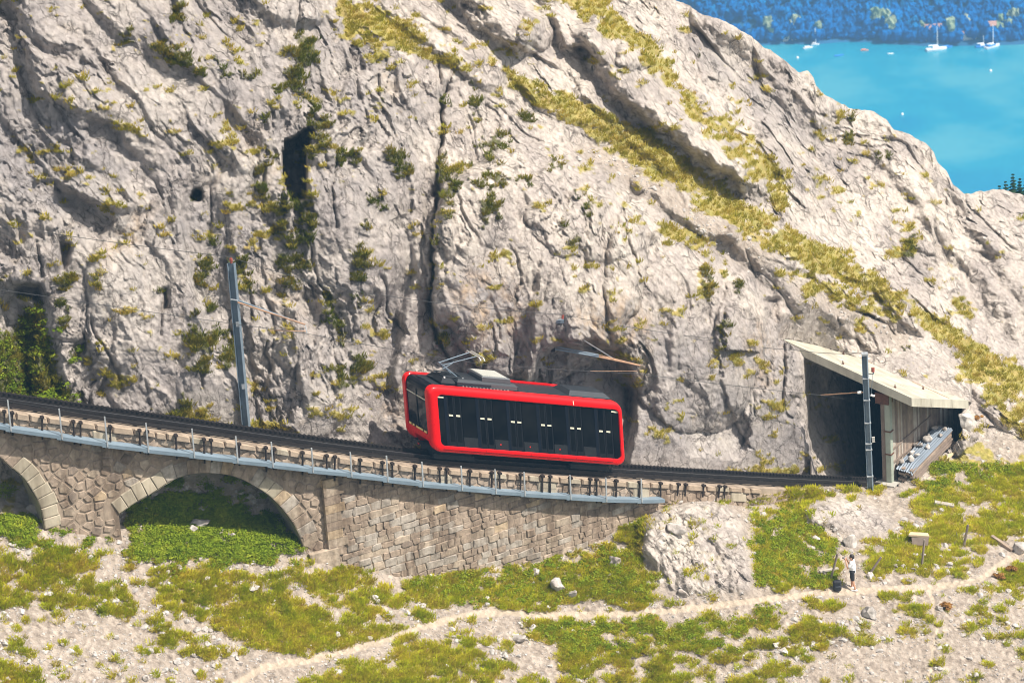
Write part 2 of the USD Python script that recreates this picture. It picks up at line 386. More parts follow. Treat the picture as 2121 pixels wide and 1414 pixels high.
X = np.repeat(xs[:, None], NR, 1)
Y = ytop[:, None] + vv[None, :] * (1590 - ytop[:, None])

def on_raster(A, ox, oy, cs, x=None, y=None, order=1):
    return map_coordinates(A, [((X if x is None else x) - ox) / cs, ((Y if y is None else y) - oy) / cs], order=order, mode='nearest')

def pmask(polys, blur=6.0):
    """Soft mask of polygons given in places of the photograph; blur in pixels of it."""
    A = np.zeros((len(_cx), len(_cy)), np.float32)
    for pl in polys:
        g = Polygon(pl).buffer(0)
        x0, y0, x1, y1 = g.bounds
        i0, i1 = np.searchsorted(_cx, [x0 - 1, x1 + 1]); j0, j1 = np.searchsorted(_cy, [y0 - 1, y1 + 1])
        if i1 > i0 and j1 > j0:
            xx, yy = np.meshgrid(_cx[i0:i1], _cy[j0:j1], indexing='ij')
            A[i0:i1, j0:j1] = np.maximum(A[i0:i1, j0:j1], shapely.contains_xy(g, xx, yy))
    return gaussian_filter(A, blur / CS) if blur else A

def region(x0, x1, y0, y1): return (X > x0) & (X < x1) & (Y > y0) & (Y < y1)

def along(pts, pad):
    """Signed distance (positive to the upper right) and progress along a polyline, near it only."""
    pts = np.array(pts, float)
    sel = np.nonzero(region(pts[:, 0].min() - pad, pts[:, 0].max() + pad, pts[:, 1].min() - pad, pts[:, 1].max() + pad))
    x, y = X[sel], Y[sel]
    best, q, t = np.full(len(x), 1e9), np.zeros(len(x)), np.zeros(len(x))
    L = np.concatenate([[0], np.cumsum(np.linalg.norm(np.diff(pts, axis=0), axis=1))])
    for i in range(len(pts) - 1):
        a, d = pts[i], pts[i + 1] - pts[i]; l = np.hypot(*d)
        s = np.clip(((x - a[0]) * d[0] + (y - a[1]) * d[1]) / l ** 2, 0, 1)
        ex, ey = x - a[0] - s * d[0], y - a[1] - s * d[1]
        dist = np.hypot(ex, ey); up = dist < best
        sg = np.sign(ex * d[1] - ey * d[0])
        best = np.where(up, dist, best); q = np.where(up, sg * dist, q); t = np.where(up, (L[i] + s * l) / L[-1], t)
    return sel, q, t, best

w = on_raster(_B, X0, Y0, 20.0, order=1)
S, T = X / 47.0, Y / 47.0
P3 = np.stack([S, T, 0 * S], -1)
wob = np.stack([meshkit.fbm(P3 * .9, 3, 11), meshkit.fbm(P3 * .9 + 40, 3, 12)], -1) - .5
wobs = np.stack([meshkit.fbm(P3 * .28 + 7, 2, 15), meshkit.fbm(P3 * .28 + 60, 2, 16)], -1) - .5
wob2 = np.stack([meshkit.fbm(P3 * 4, 2, 13), meshkit.fbm(P3 * 4 + 40, 2, 14)], -1) - .5
XW, YW = X.copy(), Y.copy()
X, Y = X + 26 * wob[..., 0] + 8 * wob2[..., 0], Y + 26 * wob[..., 1] + 8 * wob2[..., 1]      # features are traced with a natural wobble

def rib(pts, H, ramp=18.0, fade=90.0, e0=.08, e1=.12):
    """Rock that stands out above the line and falls back away from it: its underside faces down left."""
    sel, q, t, _ = along(pts, fade + ramp + 30)
    f = sstep(q, 0, ramp) * (1 - sstep(q, ramp, ramp + fade)) * sstep(t, 0, e0) * (1 - sstep(t, 1 - e1, 1))
    w[sel] -= H * f
def crack(pts, D, r=5.0, e=.1):
    sel, q, t, b = along(pts, r * 4)
    w[sel] += D * np.exp(-(b / r) ** 2) * sstep(t, 0, e) * (1 - sstep(t, 1 - e, 1))
def bulge(cx, cy, rx, ry, H, rot=0.0):
    c, s = math.cos(math.radians(rot)), math.sin(math.radians(rot))
    u, v = ((X - cx) * c + (Y - cy) * s) / rx, (-(X - cx) * s + (Y - cy) * c) / ry
    w[...] -= H * np.sqrt(np.maximum(0, 1 - u * u - v * v))

# how rocky, and which way the beds run
GROUND = pmask([[(-300, 1060), (60, 1080), (240, 1100), (250, 985), (640, 985), (640, 1110), (700, 1150), (840, 1185), (1000, 1170), (1200, 1130), (1370, 1030), (1500, 1015), (1700, 1000), (1860, 1002), (1960, 960),
                 (2060, 900), (2400, 900), (2400, 1700), (-300, 1700)]], 14)
SLOPE = pmask([[(640, -170), (760, 60), (900, 130), (1000, 200), (1080, 260), (1180, 330), (1300, 400), (1420, 470), (1500, 520), (1620, 580), (1760, 680), (1900, 800), (2020, 900), (2400, 1000), (2400, -170)]], 40)
UPLEFT = pmask([[(-240, -170), (420, -170), (560, 220), (420, 380), (260, 460), (-240, 470)]], 60)
ground, slope_, upleft = (on_raster(A, X0, Y0, CS) for A in (GROUND, SLOPE, UPLEFT))

def worley(u, v, scale, stretch, seed, need):
    r = np.random.default_rng(seed)
    uu, vv_ = u[need] / (scale * stretch), v[need] / scale
    i0, i1, j0, j1 = int(uu.min()) - 3, int(uu.max()) + 3, int(vv_.min()) - 3, int(vv_.max()) + 3
    gi, gj = np.meshgrid(np.arange(i0, i1), np.arange(j0, j1), indexing='ij')
    pts = np.stack([gi + r.random(gi.shape), gj + r.random(gj.shape)], -1).reshape(-1, 2)
    d, k = cKDTree(pts).query(np.stack([uu, vv_], -1), k=2, workers=-1)
    k = k[:, 0]
    off, tilt = r.normal(size=len(pts)), r.normal(size=(len(pts), 2)) * .8
    h = .62 * off[k] + ((np.stack([uu, vv_], -1) - pts[k]) * tilt[k]).sum(-1)
    out, edge = np.zeros(u.shape), np.ones(u.shape)
    out[need] = np.clip(h, -1.6, 1.6); edge[need] = d[:, 1] - d[:, 0]
    return out, edge

def beds(angle, seed, weight, amp=1.0, st=2.6):
    c, s = math.cos(math.radians(angle)), math.sin(math.radians(angle))
    Sx, Tx = S + 2.2 * wobs[..., 0] + .22 * wob[..., 0] + .09 * wob2[..., 0], T + 2.2 * wobs[..., 1] + .22 * wob[..., 1] + .09 * wob2[..., 1]
    u, v = Sx * c + Tx * s, -Sx * s + Tx * c
    need = weight > .02
    tot = np.zeros(S.shape); rough = .38 + .85 * sstep(meshkit.fbm(P3 * .32 + 17, 2, 77), .40, .62)
    for sc, a, ck in ((2.9, .85, .04), (1.1, .42, .05), (.40, .135, .04), (.19, .055, .02), (.10, .022, .008)):
        h, e = worley(u, v, sc, st if sc > .6 else 1 + (st - 1) * .45, seed + int(sc * 100), need)
        a *= 1 if sc > 2 else rough; ck *= 1 if sc > 2 else rough
        if sc > .6: h = h * sstep(e, 0, .34 if sc > 2 else .22)
        tot += a * h - ck * (1 - sstep(e, 0, .13)) * sstep(meshkit.noise(np.stack([S / (1.5 * sc + .4), T / (1.5 * sc + .4), 0 * S + seed], -1), seed), .42, .7)
    return tot * weight * amp
rock = np.clip(1 - ground, 0, 1)
wS = slope_ * rock; wU = upleft * (1 - slope_) * rock; wV = np.clip(1 - slope_ - upleft, 0, 1) * rock
w -= beds(38, 100, wS, .72, 2.8) + beds(48, 200, wU, .62, 3.0) + beds(83, 300, wV, .82, 2.7)
w -= rock * (.9 * (meshkit.fbm(P3 * .35, 3, 21) - .5) + .2 * (meshkit.fbm(P3 * 4.0, 4, 22) - .5))
w -= ground * (.5 * (meshkit.fbm(P3 * .7, 3, 31) - .5) + .22 * (meshkit.fbm(P3 * 3.5, 4, 32) - .5))

# the great forms, upper left
rib([(-240, -40), (10, 13), (50, 126), (76, 193), (116, 212), (160, 236), (213, 258), (246, 291), (292, 346), (310, 372)], .75, 18, 200)
rib([(120, 388), (175, 415), (240, 445), (290, 440)], .8, 18, 90)
rib([(395, 395), (430, 365), (470, 335), (510, 300), (552, 242)][::-1], 0.0)
crack([(395, 395), (432, 385), (480, 340), (520, 300), (552, 250)], .25, 9)
rib([(300, 40), (345, 100), (420, 175), (500, 260), (545, 300)], .35, 12, 120)
rib([(150, 40), (215, 130), (300, 240), (390, 370)], .3, 12, 110)
rib([(480, -20), (520, 30), (570, 60), (620, 66), (690, 60)], .8, 26, 90)
for c_ in ([(362, -40), (358, 60), (352, 105)], [(552, 330), (545, 410), (540, 470)], [(432, 385), (440, 450), (437, 510)], [(345, 590), (343, 640), (338, 700)],
           [(75, 490), (80, 540), (88, 590)], [(190, 640), (200, 700), (230, 740), (245, 800), (252, 820)], [(548, 700), (565, 760), (585, 800)], [(175, 590), (180, 650), (186, 700)], [(640, 480), (655, 560), (690, 640), (700, 720)],
           [(790, 560), (800, 640), (850, 700)], [(430, 760), (425, 830)], [(480, 650), (490, 740)], [(700, 300), (690, 400), (700, 480)], [(1060, 520), (1078, 580), (1072, 640)],
           [(1290, 420), (1310, 520), (1330, 600)], [(1500, 620), (1495, 700), (1510, 780)]):
    crack(c_, .3, 3.0)
# the main fissure and the dome of rock beside it
crack([(935, 140), (918, 220), (912, 300), (905, 400), (904, 470), (895, 560), (893, 640), (905, 700), (930, 745), (950, 765)], .7, 3.5)
rib([(912, 330), (903, 470), (894, 560), (893, 650), (910, 715), (945, 760)], .8, 9, 170)
bulge(1110, 540, 230, 250, 2.6); bulge(1420, 640, 160, 260, 2.0, -12); bulge(760, 480, 130, 330, 1.0, -6); bulge(300, 640, 130, 240, .8); bulge(1240, 420, 150, 120, .8)
bulge(1580, 760, 90, 210, 1.3, -10); bulge(640, 790, 90, 130, .7)
# ribs and gullies on the upper right
rib([(1150, 60), (1205, 130), (1260, 215), (1340, 280), (1420, 345), (1500, 400), (1600, 445)], 3.6, 50, 88, .08, .2)
rib([(905, -30), (950, 40), (1010, 95), (1085, 140)], 2.8, 46, 95)
bulge(1320, 110, 45, 42, 1.3); bulge(1105, 65, 35, 45, 1.2)
rib([(1040, -60), (1110, 10), (1135, 60), (1140, 120)], 1.3, 30, 90)
rib([(760, 20), (860, 90), (960, 170), (1040, 210)], .8, 25, 110)
rib([(1180, 180), (1260, 260), (1330, 330), (1400, 390)], .7, 20, 70)
rib([(1400, 40), (1470, 100), (1560, 180), (1640, 260), (1700, 320)], 1.8, 75, 140)
rib([(1470, 520), (1520, 545), (1590, 600), (1640, 660), (1760, 720)], 1.9, 45, 130, .1, .1)
rib([(1770, 300), (1850, 400), (1930, 500), (2010, 600), (2100, 730)], 1.2, 40, 170)
rib([(1940, 370), (1990, 470), (2060, 580), (2140, 680)], 1.0, 40, 130)
rib([(1290, 380), (1380, 450), (1450, 500), (1530, 520)], .9, 24, 100)
bulge(1800, 690, 70, 32, 1.2, 38); bulge(1930, 745, 60, 26, .7, 25); bulge(1985, 880, 40, 55, .9)
# by the shelter
crack([(1590, 610), (1605, 680), (1640, 740)], .9, 16)
X, Y = XW, YW
def blob_mask(blobs, blur=3.0):
    A = np.zeros(X.shape, np.float32)
    for cx, cy, rx, ry in blobs:
        k = region(cx - 2.2 * rx - 12, cx + 2.2 * rx + 12, cy - 2.2 * ry - 12, cy + 2.2 * ry + 12)
        n = 16 * wob2[k]
        A[k] = np.maximum(A[k], 1 - sstep(np.hypot((X[k] - cx + n[:, 0] * 2.5) / rx, (Y[k] - cy + n[:, 1] * 2.5) / ry), .75, 1.15))
    return A
CAVES = [([(590, 292), (612, 283), (640, 264), (652, 270), (640, 300), (632, 335), (634, 412), (604, 416), (590, 380), (585, 340)], 4.5, 1.5), ([(392, 412), (400, 394), (414, 390), (420, 408), (408, 418)], 1.8, 2),
         ([(124, 500), (146, 506), (142, 545), (132, 560), (124, 540)], 1.0, 3), ([(-240, 560), (20, 590), (86, 598), (100, 640), (118, 760), (150, 830), (-240, 830)], .9, 8), ([(30, 590), (82, 594), (88, 624), (40, 612)], 1.8, 4),
         ([(1094, 800), (1120, 735), (1160, 716), (1250, 715), (1300, 755), (1312, 830), (1300, 985), (1090, 985)], 2.0, 6), ([(1203, 716), (1212, 704), (1236, 702), (1234, 724)], 1.3, 3), ([(1300, 800), (1318, 790), (1312, 900), (1298, 900)], .9, 6),
         ([(335, 600), (346, 598), (350, 640), (340, 640)], .6, 4), ([(800, 850), (850, 800), (850, 940), (800, 940)], .5, 14)]
for pl, d, bl in CAVES:
    w += d * on_raster(pmask([pl], bl), X0, Y0, CS)
# rock outcrops in the meadow
OUT = [[(1335, 1075), (1380, 1050), (1450, 1038), (1500, 1040), (1535, 1075), (1545, 1130), (1560, 1180), (1555, 1222), (1480, 1228), (1380, 1225), (1370, 1180), (1330, 1150)],
       [(1665, 1050), (1720, 1030), (1800, 1040), (1850, 1075), (1845, 1105), (1780, 1112), (1720, 1090), (1680, 1085)]]
outm = [on_raster(pmask([o], 7), X0, Y0, CS) for o in OUT]
outc = np.clip(outm[0] + outm[1], 0, 1)
w -= 1.0 * outm[0] * (.35 + .65 * sstep(Y, 1240, 1100)) + .75 * outm[1]
w -= beds(75, 700, np.where(outc > .02, outc, 0), .55, 1.5)
# the tunnel that the shelter covers
inner = on_raster(pmask([[(1668, 742), (1760, 770), (1845, 815), (1850, 1002), (1680, 990)]], 4), X0, Y0, CS)
w += inner * np.interp(X, [1668, 1690, 1740, 1790, 1815, 1850], [1.2, 2.0, 4.0, 9, 16, 20])

# keep clear of the wall, the track and the train
ww = WALLW(np.stack([X, Y], -1))
foot = np.interp(X, FOOT[:, 0], FOOT[:, 1]); tyy = np.interp(X, _tx, _ty); tww = np.interp(X, _tx, _tw)
ok = ~np.isnan(ww) & (X < 1860)
beh = ok & (Y < foot - 2) & (Y > tyy)
w = np.where(beh & (X > 690), np.maximum(w, ww + .5), w)
arch_clear = beh & (X <= 690)
w = np.where(arch_clear, np.maximum(w, ww + .15 + 2.2 * sstep(foot - Y, 0, 70) * sstep(X, -300, -200)), w)
front = ok & (Y >= foot - 2)
gap = np.maximum(0, w - (ww - .06 - .002 * (Y - foot)))
w = np.where(front & (Y < foot + 160), w - gap * (1 - sstep(Y - foot, 60, 160)), w)
clear = (X < 1680) & (Y <= tyy + 4)
lift = (tyy - Y) / 47.0
need = tww + np.interp(X, [0, 800, 1300, 1650], [1.75, 2.0, 2.5, 3.1]) - .38 * np.minimum(lift, 4.0)
w = np.where(clear & (lift < 5.5), np.maximum(w, need * 1.0), w)

# and of the shelter: the rock stays behind its wall and under its roof, and closes on the roof's back edge
_pl = lambda p0, n: (lambda: (n @ (p0 - C)) / ((F + RT * ((X - 1060.5) / FPX)[..., None] + UP * ((707 - Y) / FPX)[..., None]) @ n) - D0)()
SHQ = proj(np.array([SH[k] for k in 'ABCD']))[:, :2]
roofm = on_raster(pmask([[(1622, 705), (1640, 706), (1700, 719), (1780, 744), (1880, 791), (2004, 831), tuple(SHQ[1])]], 2), X0, Y0, CS); slabw = _pl(SH['A'], _sn)
w = np.where(roofm > .25, np.maximum(w, slabw + .55), w)
EDGE = np.array([(1608, 700), (1640, 703), (1700, 716), (1780, 741), (1880, 788), (2004, 829), (2020, 832)], float)
_ye = np.interp(X, EDGE[:, 0], EDGE[:, 1]); _up = _ye - Y
def plane_depth(px, py, p0, n): return (n @ (p0 - C)) / ((F + RT * ((px - 1060.5) / FPX)[..., None] + UP * ((707 - py) / FPX)[..., None]) @ n) - D0
_we = plane_depth(X, _ye, SH['A'], _sn)
_in = (X > 1612) & (X < 2012) & (_up > -3) & (_up < 230)
w = np.where(_in, np.maximum(w, _we - .15 - .02 * np.maximum(_up, 0)), w)
w = np.where(_in & (_up < 140), np.minimum(w, _we + .05 + .04 * np.maximum(_up, 0) + .12 * wob2[..., 0]), w)
wallm = on_raster(pmask([[(1846, 830), (1990, 835), (1992, 900), (1900, 985), (1850, 1002)]], 3), X0, Y0, CS)
w = np.where(wallm > .3, np.maximum(w, _pl(SH['Rb'], SH['m']) + .5), w)
# ---------------------------------------------------------------- what grows and lies where
def soft(weighted, blur):
    A = np.zeros((len(_cx), len(_cy)), np.float32)
    for wt, pl in weighted:
        A = np.maximum(A, wt * pmask([pl], blur))
    return on_raster(A, X0, Y0, CS)
n_fine = meshkit.fbm(np.stack([S * 1.6, T * 3.0, 0 * S], -1), 4, 41)
n_mid = meshkit.fbm(np.stack([S * .55, T * .9, 0 * S + 9], -1), 3, 42)
n_tuft = meshkit.fbm(np.stack([S * 3.6, T * 5.5, 0 * S + 3], -1), 3, 43)
_zn = lambda a: (a - a.mean()) / a.std()
nz = .62 * _zn(n_tuft) + .62 * _zn(n_fine) + .48 * _zn(n_mid)
PATHS = [([(440, 1450), (490, 1416), (545, 1382), (640, 1366), (700, 1353), (780, 1331), (860, 1301), (960, 1275), (1050, 1267), (1150, 1274), (1300, 1270), (1450, 1259), (1560, 1244), (1700, 1227), (1800, 1222), (1950, 1215), (2030, 1200), (2080, 1165), (2121, 1142), (2250, 1100)], 6.8),
         ([(1928, 1222), (1940, 1300), (1930, 1360), (1920, 1440)], 3.6)]
pathm = np.zeros(X.shape)
X, Y = XW + 10 * wob2[..., 0], YW + 7 * wob2[..., 1]
for pl, r in PATHS:
    sel, q, t, b = along(pl, 60)
    pathm[sel] = np.maximum(pathm[sel], 1 - sstep(b, r * .85, r * 1.2))
    w[sel] += .10 * np.exp(-(b / (r * 1.3)) ** 2)
X, Y = XW, YW
G = soft([(.86, [(300, 1190), (360, 1165), (560, 1195), (700, 1290), (830, 1310), (780, 1335), (600, 1365), (520, 1335), (420, 1290), (330, 1250)]),
          (.62, [(-240, 1130), (60, 1140), (200, 1165), (290, 1240), (270, 1300), (200, 1270), (-240, 1250)]), (.55, [(250, 1290), (330, 1280), (440, 1320), (470, 1350), (420, 1360), (300, 1325)]),
          (.52, [(-240, 1370), (40, 1370), (120, 1414), (300, 1500), (-240, 1600)]), (.5, [(150, 1350), (210, 1345), (215, 1375), (150, 1380)]),
          (.9, [(250, 1060), (300, 1030), (420, 1020), (640, 1100), (640, 1140), (560, 1165), (400, 1168), (280, 1160)]), (.85, [(-240, 985), (60, 1000), (100, 1095), (240, 1118), (240, 1135), (120, 1110), (-240, 1085)]),
          (.66, [(640, 1150), (720, 1165), (800, 1195), (840, 1240), (800, 1290), (720, 1290), (600, 1200)]), (.62, [(560, 1165), (700, 1180), (800, 1250), (740, 1260), (640, 1200)]),
          (.72, [(800, 1195), (1000, 1180), (1130, 1160), (1250, 1115), (1330, 1062), (1400, 1038), (1390, 1060), (1330, 1110), (1330, 1170), (1370, 1225), (1200, 1262), (1060, 1268), (980, 1262), (860, 1240)]),
          (.82, [(560, 1425), (660, 1395), (800, 1350), (930, 1310), (990, 1320), (990, 1414), (900, 1500), (500, 1560)]), (.6, [(980, 1330), (1060, 1370), (1130, 1440), (1000, 1500)]),
          (.7, [(1060, 1290), (1200, 1282), (1400, 1280), (1560, 1255), (1640, 1240), (1700, 1250), (1600, 1300), (1480, 1345), (1330, 1370), (1200, 1360), (1120, 1330)]), (.56, [(1130, 1340), (1400, 1350), (1520, 1300), (1700, 1260), (1760, 1290), (1600, 1360), (1400, 1440), (1180, 1500)]),
          (.7, [(1640, 1240), (1720, 1232), (1760, 1260), (1700, 1285)]), (.72, [(1810, 1230), (1880, 1228), (1930, 1245), (1930, 1290), (1860, 1280)]), (.55, [(1940, 1260), (1965, 1300), (1970, 1400), (1945, 1390)]),
          (.74, [(1560, 1060), (1640, 1030), (1700, 1020), (1670, 1085), (1730, 1110), (1740, 1160), (1730, 1215), (1560, 1228), (1555, 1150)]), (.7, [(1540, 1025), (1700, 1008), (1850, 1008), (1850, 1030), (1560, 1050)]),
          (.78, [(1850, 1015), (1930, 985), (2000, 950), (2121, 935), (2350, 920), (2350, 1050), (2121, 1090), (2060, 1150), (1960, 1130), (1900, 1080)]), (.66, [(1780, 1110), (1850, 1090), (1960, 1130), (2050, 1150), (2000, 1195), (1880, 1200), (1780, 1205)]),
          (.85, [(1930, 930), (2010, 905), (2080, 940), (1980, 1000)]), (.6, [(2070, 1175), (2121, 1165), (2350, 1150), (2350, 1200), (2070, 1210)])], 9)
soilbase = ground
G = np.maximum(G * 1.02, .15 * ground)
grass_f = sstep(G + .30 * nz, .44, .62) * (ground > .3) * (1 - sstep(pathm, 0, .3)) * (1 - sstep(outc, .3, .6) * .8)
# dry grass in the gullies and on the ridges
GS = soft([(1.0, [(1040, 140), (1100, 160), (1250, 230), (1420, 330), (1560, 425), (1700, 505), (1830, 575), (1900, 620), (2000, 700), (2121, 765), (2350, 850), (2350, 900), (2121, 815), (2000, 745), (1880, 655), (1780, 600), (1650, 545), (1530, 480), (1400, 395), (1250, 300), (1150, 240), (1060, 185)]),
           (.95, [(1160, -160), (1240, -20), (1290, 40), (1345, 75), (1390, 130), (1425, 190), (1375, 175), (1300, 95), (1200, 45), (1120, -60), (1080, -160)]),
           (.9, [(620, -160), (760, -60), (790, 10), (840, 50), (960, 135), (1005, 155), (985, 172), (900, 125), (830, 110), (760, 60), (690, 20)]), (.66, [(650, 0), (720, 30), (800, 100), (860, 130), (800, 150), (740, 110), (680, 50)]),
           (.68, [(1400, 165), (1480, 215), (1580, 295), (1655, 370), (1620, 440), (1560, 380), (1480, 300), (1410, 225)]), (.8, [(1555, 360), (1640, 375), (1650, 400), (1610, 440)]),
           (.5, [(1640, 300), (1740, 380), (1800, 450), (1760, 470), (1690, 420)]), (.62, [(1860, 480), (1890, 495), (1890, 540), (1860, 530)]), (.62, [(1915, 535), (1940, 560), (1930, 600), (1915, 580)]), (.9, [(1972, 605), (2000, 615), (2022, 655), (1995, 665), (1980, 640)]),
           (.7, [(1960, 690), (2060, 740), (2200, 800), (2200, 860), (2080, 830), (1980, 760)]), (.62, [(1930, 700), (2000, 760), (2060, 850), (2121, 950), (2200, 960), (2200, 850)]), (.5, [(1560, 560), (1700, 560), (1880, 660), (1960, 720), (1800, 650)]),
           (.55, [(1340, 440), (1420, 480), (1470, 500), (1440, 520), (1360, 480)]), (.5, [(1430, 520), (1480, 560), (1490, 620), (1450, 610)])], 8)
GS = np.maximum(GS * .98, .08 * slope_) - .22 * (1 - sstep(GS, 0, .12)) * (1 - .5 * slope_)
grass_s = sstep(GS + .28 * nz, .46, .62) * (1 - ground)
MOSS = [(375, 122, 38, 18), (345, 105, 16, 20), (330, 98, 10, 14), (255, 66, 14, 10), (268, 82, 16, 8), (412, 151, 13, 14), (370, 10, 12, 30), (372, 45, 10, 16), (628, 105, 30, 40), (612, 160, 18, 35), (650, 118, 18, 10), (585, 185, 16, 8), (625, 190, 14, 10), (655, 215, 9, 10), (645, 245, 9, 14),
        (668, 255, 14, 14), (660, 285, 14, 16), (642, 310, 12, 12), (606, 428, 32, 14), (636, 440, 16, 20), (640, 462, 14, 14), (605, 408, 20, 8), (582, 432, 10, 10), (582, 478, 12, 12), (612, 500, 10, 18), (636, 492, 14, 14), (590, 540, 16, 16), (618, 545, 16, 20), (592, 572, 22, 16), (640, 555, 10, 12), (600, 595, 16, 8),
        (425, 540, 22, 16), (415, 578, 22, 16), (432, 560, 12, 14), (500, 548, 14, 24), (506, 595, 10, 22), (445, 640, 12, 12), (405, 690, 16, 24), (425, 712, 34, 24), (420, 752, 30, 18), (450, 690, 22, 14), (478, 735, 16, 40), (404, 640, 8, 10), (385, 840, 12, 22), (370, 855, 10, 10), (140, 580, 18, 22), (130, 635, 12, 14), (132, 675, 11, 20), (155, 740, 7, 20), (195, 580, 10, 8),
        (742, 520, 14, 22), (752, 545, 14, 20), (740, 575, 12, 14), (745, 625, 8, 14), (682, 622, 16, 16), (690, 655, 14, 22), (705, 690, 12, 18), (712, 715, 12, 10), (755, 760, 30, 18), (742, 745, 12, 16), (715, 785, 20, 16), (735, 800, 10, 10), (700, 770, 12, 8), (820, 322, 22, 16), (838, 345, 22, 10), (828, 360, 8, 8), (735, 330, 10, 8), (705, 320, 14, 10),
        (920, 330, 10, 16), (925, 355, 16, 12), (935, 388, 20, 16), (928, 412, 10, 12), (925, 440, 9, 18), (960, 345, 14, 10), (1015, 300, 26, 12), (1040, 295, 14, 18), (1020, 330, 12, 10), (1015, 365, 28, 10), (1035, 380, 14, 8), (1000, 372, 12, 8), (1010, 430, 26, 16), (1025, 415, 12, 12), (998, 460, 10, 14), (972, 370, 14, 8), (1080, 372, 14, 8), (1095, 382, 10, 6),
        (980, 180, 8, 12), (982, 215, 9, 16), (988, 240, 8, 10), (920, 205, 8, 8), (938, 218, 7, 10), (795, 205, 7, 10), (920, 705, 7, 14), (905, 500, 6, 20), (1155, 345, 14, 8), (1222, 428, 16, 10), (1095, 245, 14, 14), (1465, 575, 12, 24), (1470, 600, 16, 10), (1498, 680, 8, 26), (1498, 715, 6, 10), (1530, 595, 8, 6), (1195, 395, 10, 6), (1160, 465, 10, 8), (1187, 500, 7, 12),
        (1890, 500, 12, 14), (1880, 520, 12, 14), (1880, 725, 10, 10), (1610, 360, 14, 10), (1455, 110, 6, 6), (1760, 235, 8, 14), (1762, 285, 8, 16), (1835, 320, 10, 12), (775, 415, 9, 14), (760, 460, 8, 10), (800, 430, 6, 10), (545, 350, 6, 18), (540, 395, 5, 16), (552, 250, 12, 6), (565, 320, 8, 8), (445, 500, 6, 10), (405, 410, 14, 8), (340, 615, 6, 14), (500, 150, 7, 12), (520, 155, 10, 8), (470, 150, 6, 8), (450, 125, 7, 8)]
MOSS = [(a, b, .82 * c, .85 * d) for a, b, c, d in MOSS]
moss = np.maximum(blob_mask(MOSS), on_raster(pmask([[(-240, 660), (20, 690), (60, 640), (92, 625), (105, 700), (125, 790), (175, 832), (150, 845), (-240, 800)]], 8), X0, Y0, CS))
sprig = .08 * np.clip(1 - ground - slope_, 0, 1)
moss = np.clip(np.maximum(moss, sstep(sprig + .2 * _zn(n_tuft) + .17 * _zn(n_mid), .95, 1.05)), 0, 1) * sstep(moss + .13 * nz, .35, .6)
fringe = on_raster(pmask([[(520, 872), (600, 874), (640, 900), (500, 895)], [(330, 850), (420, 862), (440, 884), (340, 872)], [(1500, 965), (1640, 975), (1640, 990), (1500, 982)]], 6), X0, Y0, CS)
grass_s = np.maximum(grass_s, sstep(fringe + .3 * nz, .45, .6) * (1 - ground))
w -= .16 * moss + .07 * (grass_f + grass_s)
scree = soft([(1.0, [(1400, 395), (1500, 460), (1620, 530), (1560, 560), (1420, 470), (1350, 410), (1180, 300), (1250, 300)]), (.8, [(1640, 560), (1760, 610), (1900, 690), (1880, 720), (1760, 680), (1640, 610)]), (.9, [(1860, 780), (2000, 820), (1990, 850), (1880, 800)])], 12) * (1 - ground)
soil = np.clip(np.maximum(ground * (1 - outc), scree), 0, 1)
orange = soft([(.9, [(505, 300), (548, 250), (552, 270), (470, 345), (430, 385), (420, 370)]), (.8, [(1180, 640), (1320, 600), (1350, 680), (1340, 790), (1290, 800), (1200, 690)]), (.7, [(930, 560), (1060, 560), (1110, 680), (1000, 720), (930, 650)]), (.8, [(600, 60), (640, 70), (660, 90), (600, 85)]), (.7, [(230, 470), (290, 430), (330, 400), (300, 480), (210, 560)]),
               (.6, [(1540, 640), (1600, 680), (1620, 800), (1560, 800)]), (.5, [(520, 560), (600, 560), (640, 700), (560, 640)]), (.8, [(785, 840), (830, 800), (830, 900), (790, 900)]), (.6, [(1600, 640), (1640, 690), (1660, 720), (1610, 690)])], 14)
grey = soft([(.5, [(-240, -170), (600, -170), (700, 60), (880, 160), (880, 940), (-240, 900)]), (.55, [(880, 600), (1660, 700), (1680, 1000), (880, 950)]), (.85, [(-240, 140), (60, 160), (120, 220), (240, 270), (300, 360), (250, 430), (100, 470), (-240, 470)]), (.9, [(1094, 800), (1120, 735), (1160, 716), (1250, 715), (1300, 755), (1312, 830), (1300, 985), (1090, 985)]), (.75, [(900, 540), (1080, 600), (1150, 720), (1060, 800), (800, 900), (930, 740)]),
             (.7, [(290, 420), (420, 400), (600, 440), (560, 520), (380, 540), (250, 520)]), (.6, [(1330, 800), (1660, 720), (1680, 990), (1330, 980)]), (.8, [(1440, 60), (1560, 160), (1690, 270), (1690, 310), (1560, 230), (1440, 110)])], 22)  # grey rock zones; the ridge flank patch puts its shade into the colour

# ---------------------------------------------------------------- the sheet itself
for _j in range(8): w[:, _j] = np.where(xs > 1150, w[:, 8] + .010 * (8 - _j) ** 2, w[:, _j])
V = P(X, Y, w)
nx, ny = X.shape
skirt = []
for k, (dy, dz) in enumerate([(.3, -.12), (1.2, -.6), (4, -2.1), (12, -6.2), (34, -17.5), (60, -34), (140, -110), (320, -300)]):
    s_ = V[:, :1].copy(); s_[..., 1] += dy; s_[..., 2] += dz
    s_[..., 2] += .25 * min(dy, 6) * (meshkit.noise(np.stack([s_[..., 0] * .5, s_[..., 1] * .5, 0 * s_[..., 0]], -1), 5) - .5)
    skirt.append(s_)
VV = np.concatenate(skirt[::-1] + [V], 1)
K = len(skirt); nyy = ny + K
dx_, dy_ = np.gradient(VV, axis=0), np.gradient(VV, axis=1)
NN = np.cross(dy_, dx_); NN /= np.maximum(np.linalg.norm(NN, axis=-1, keepdims=True), 1e-9)
NN *= np.where(NN[:, K:].mean((0, 1)) @ F > 0, -1, 1)
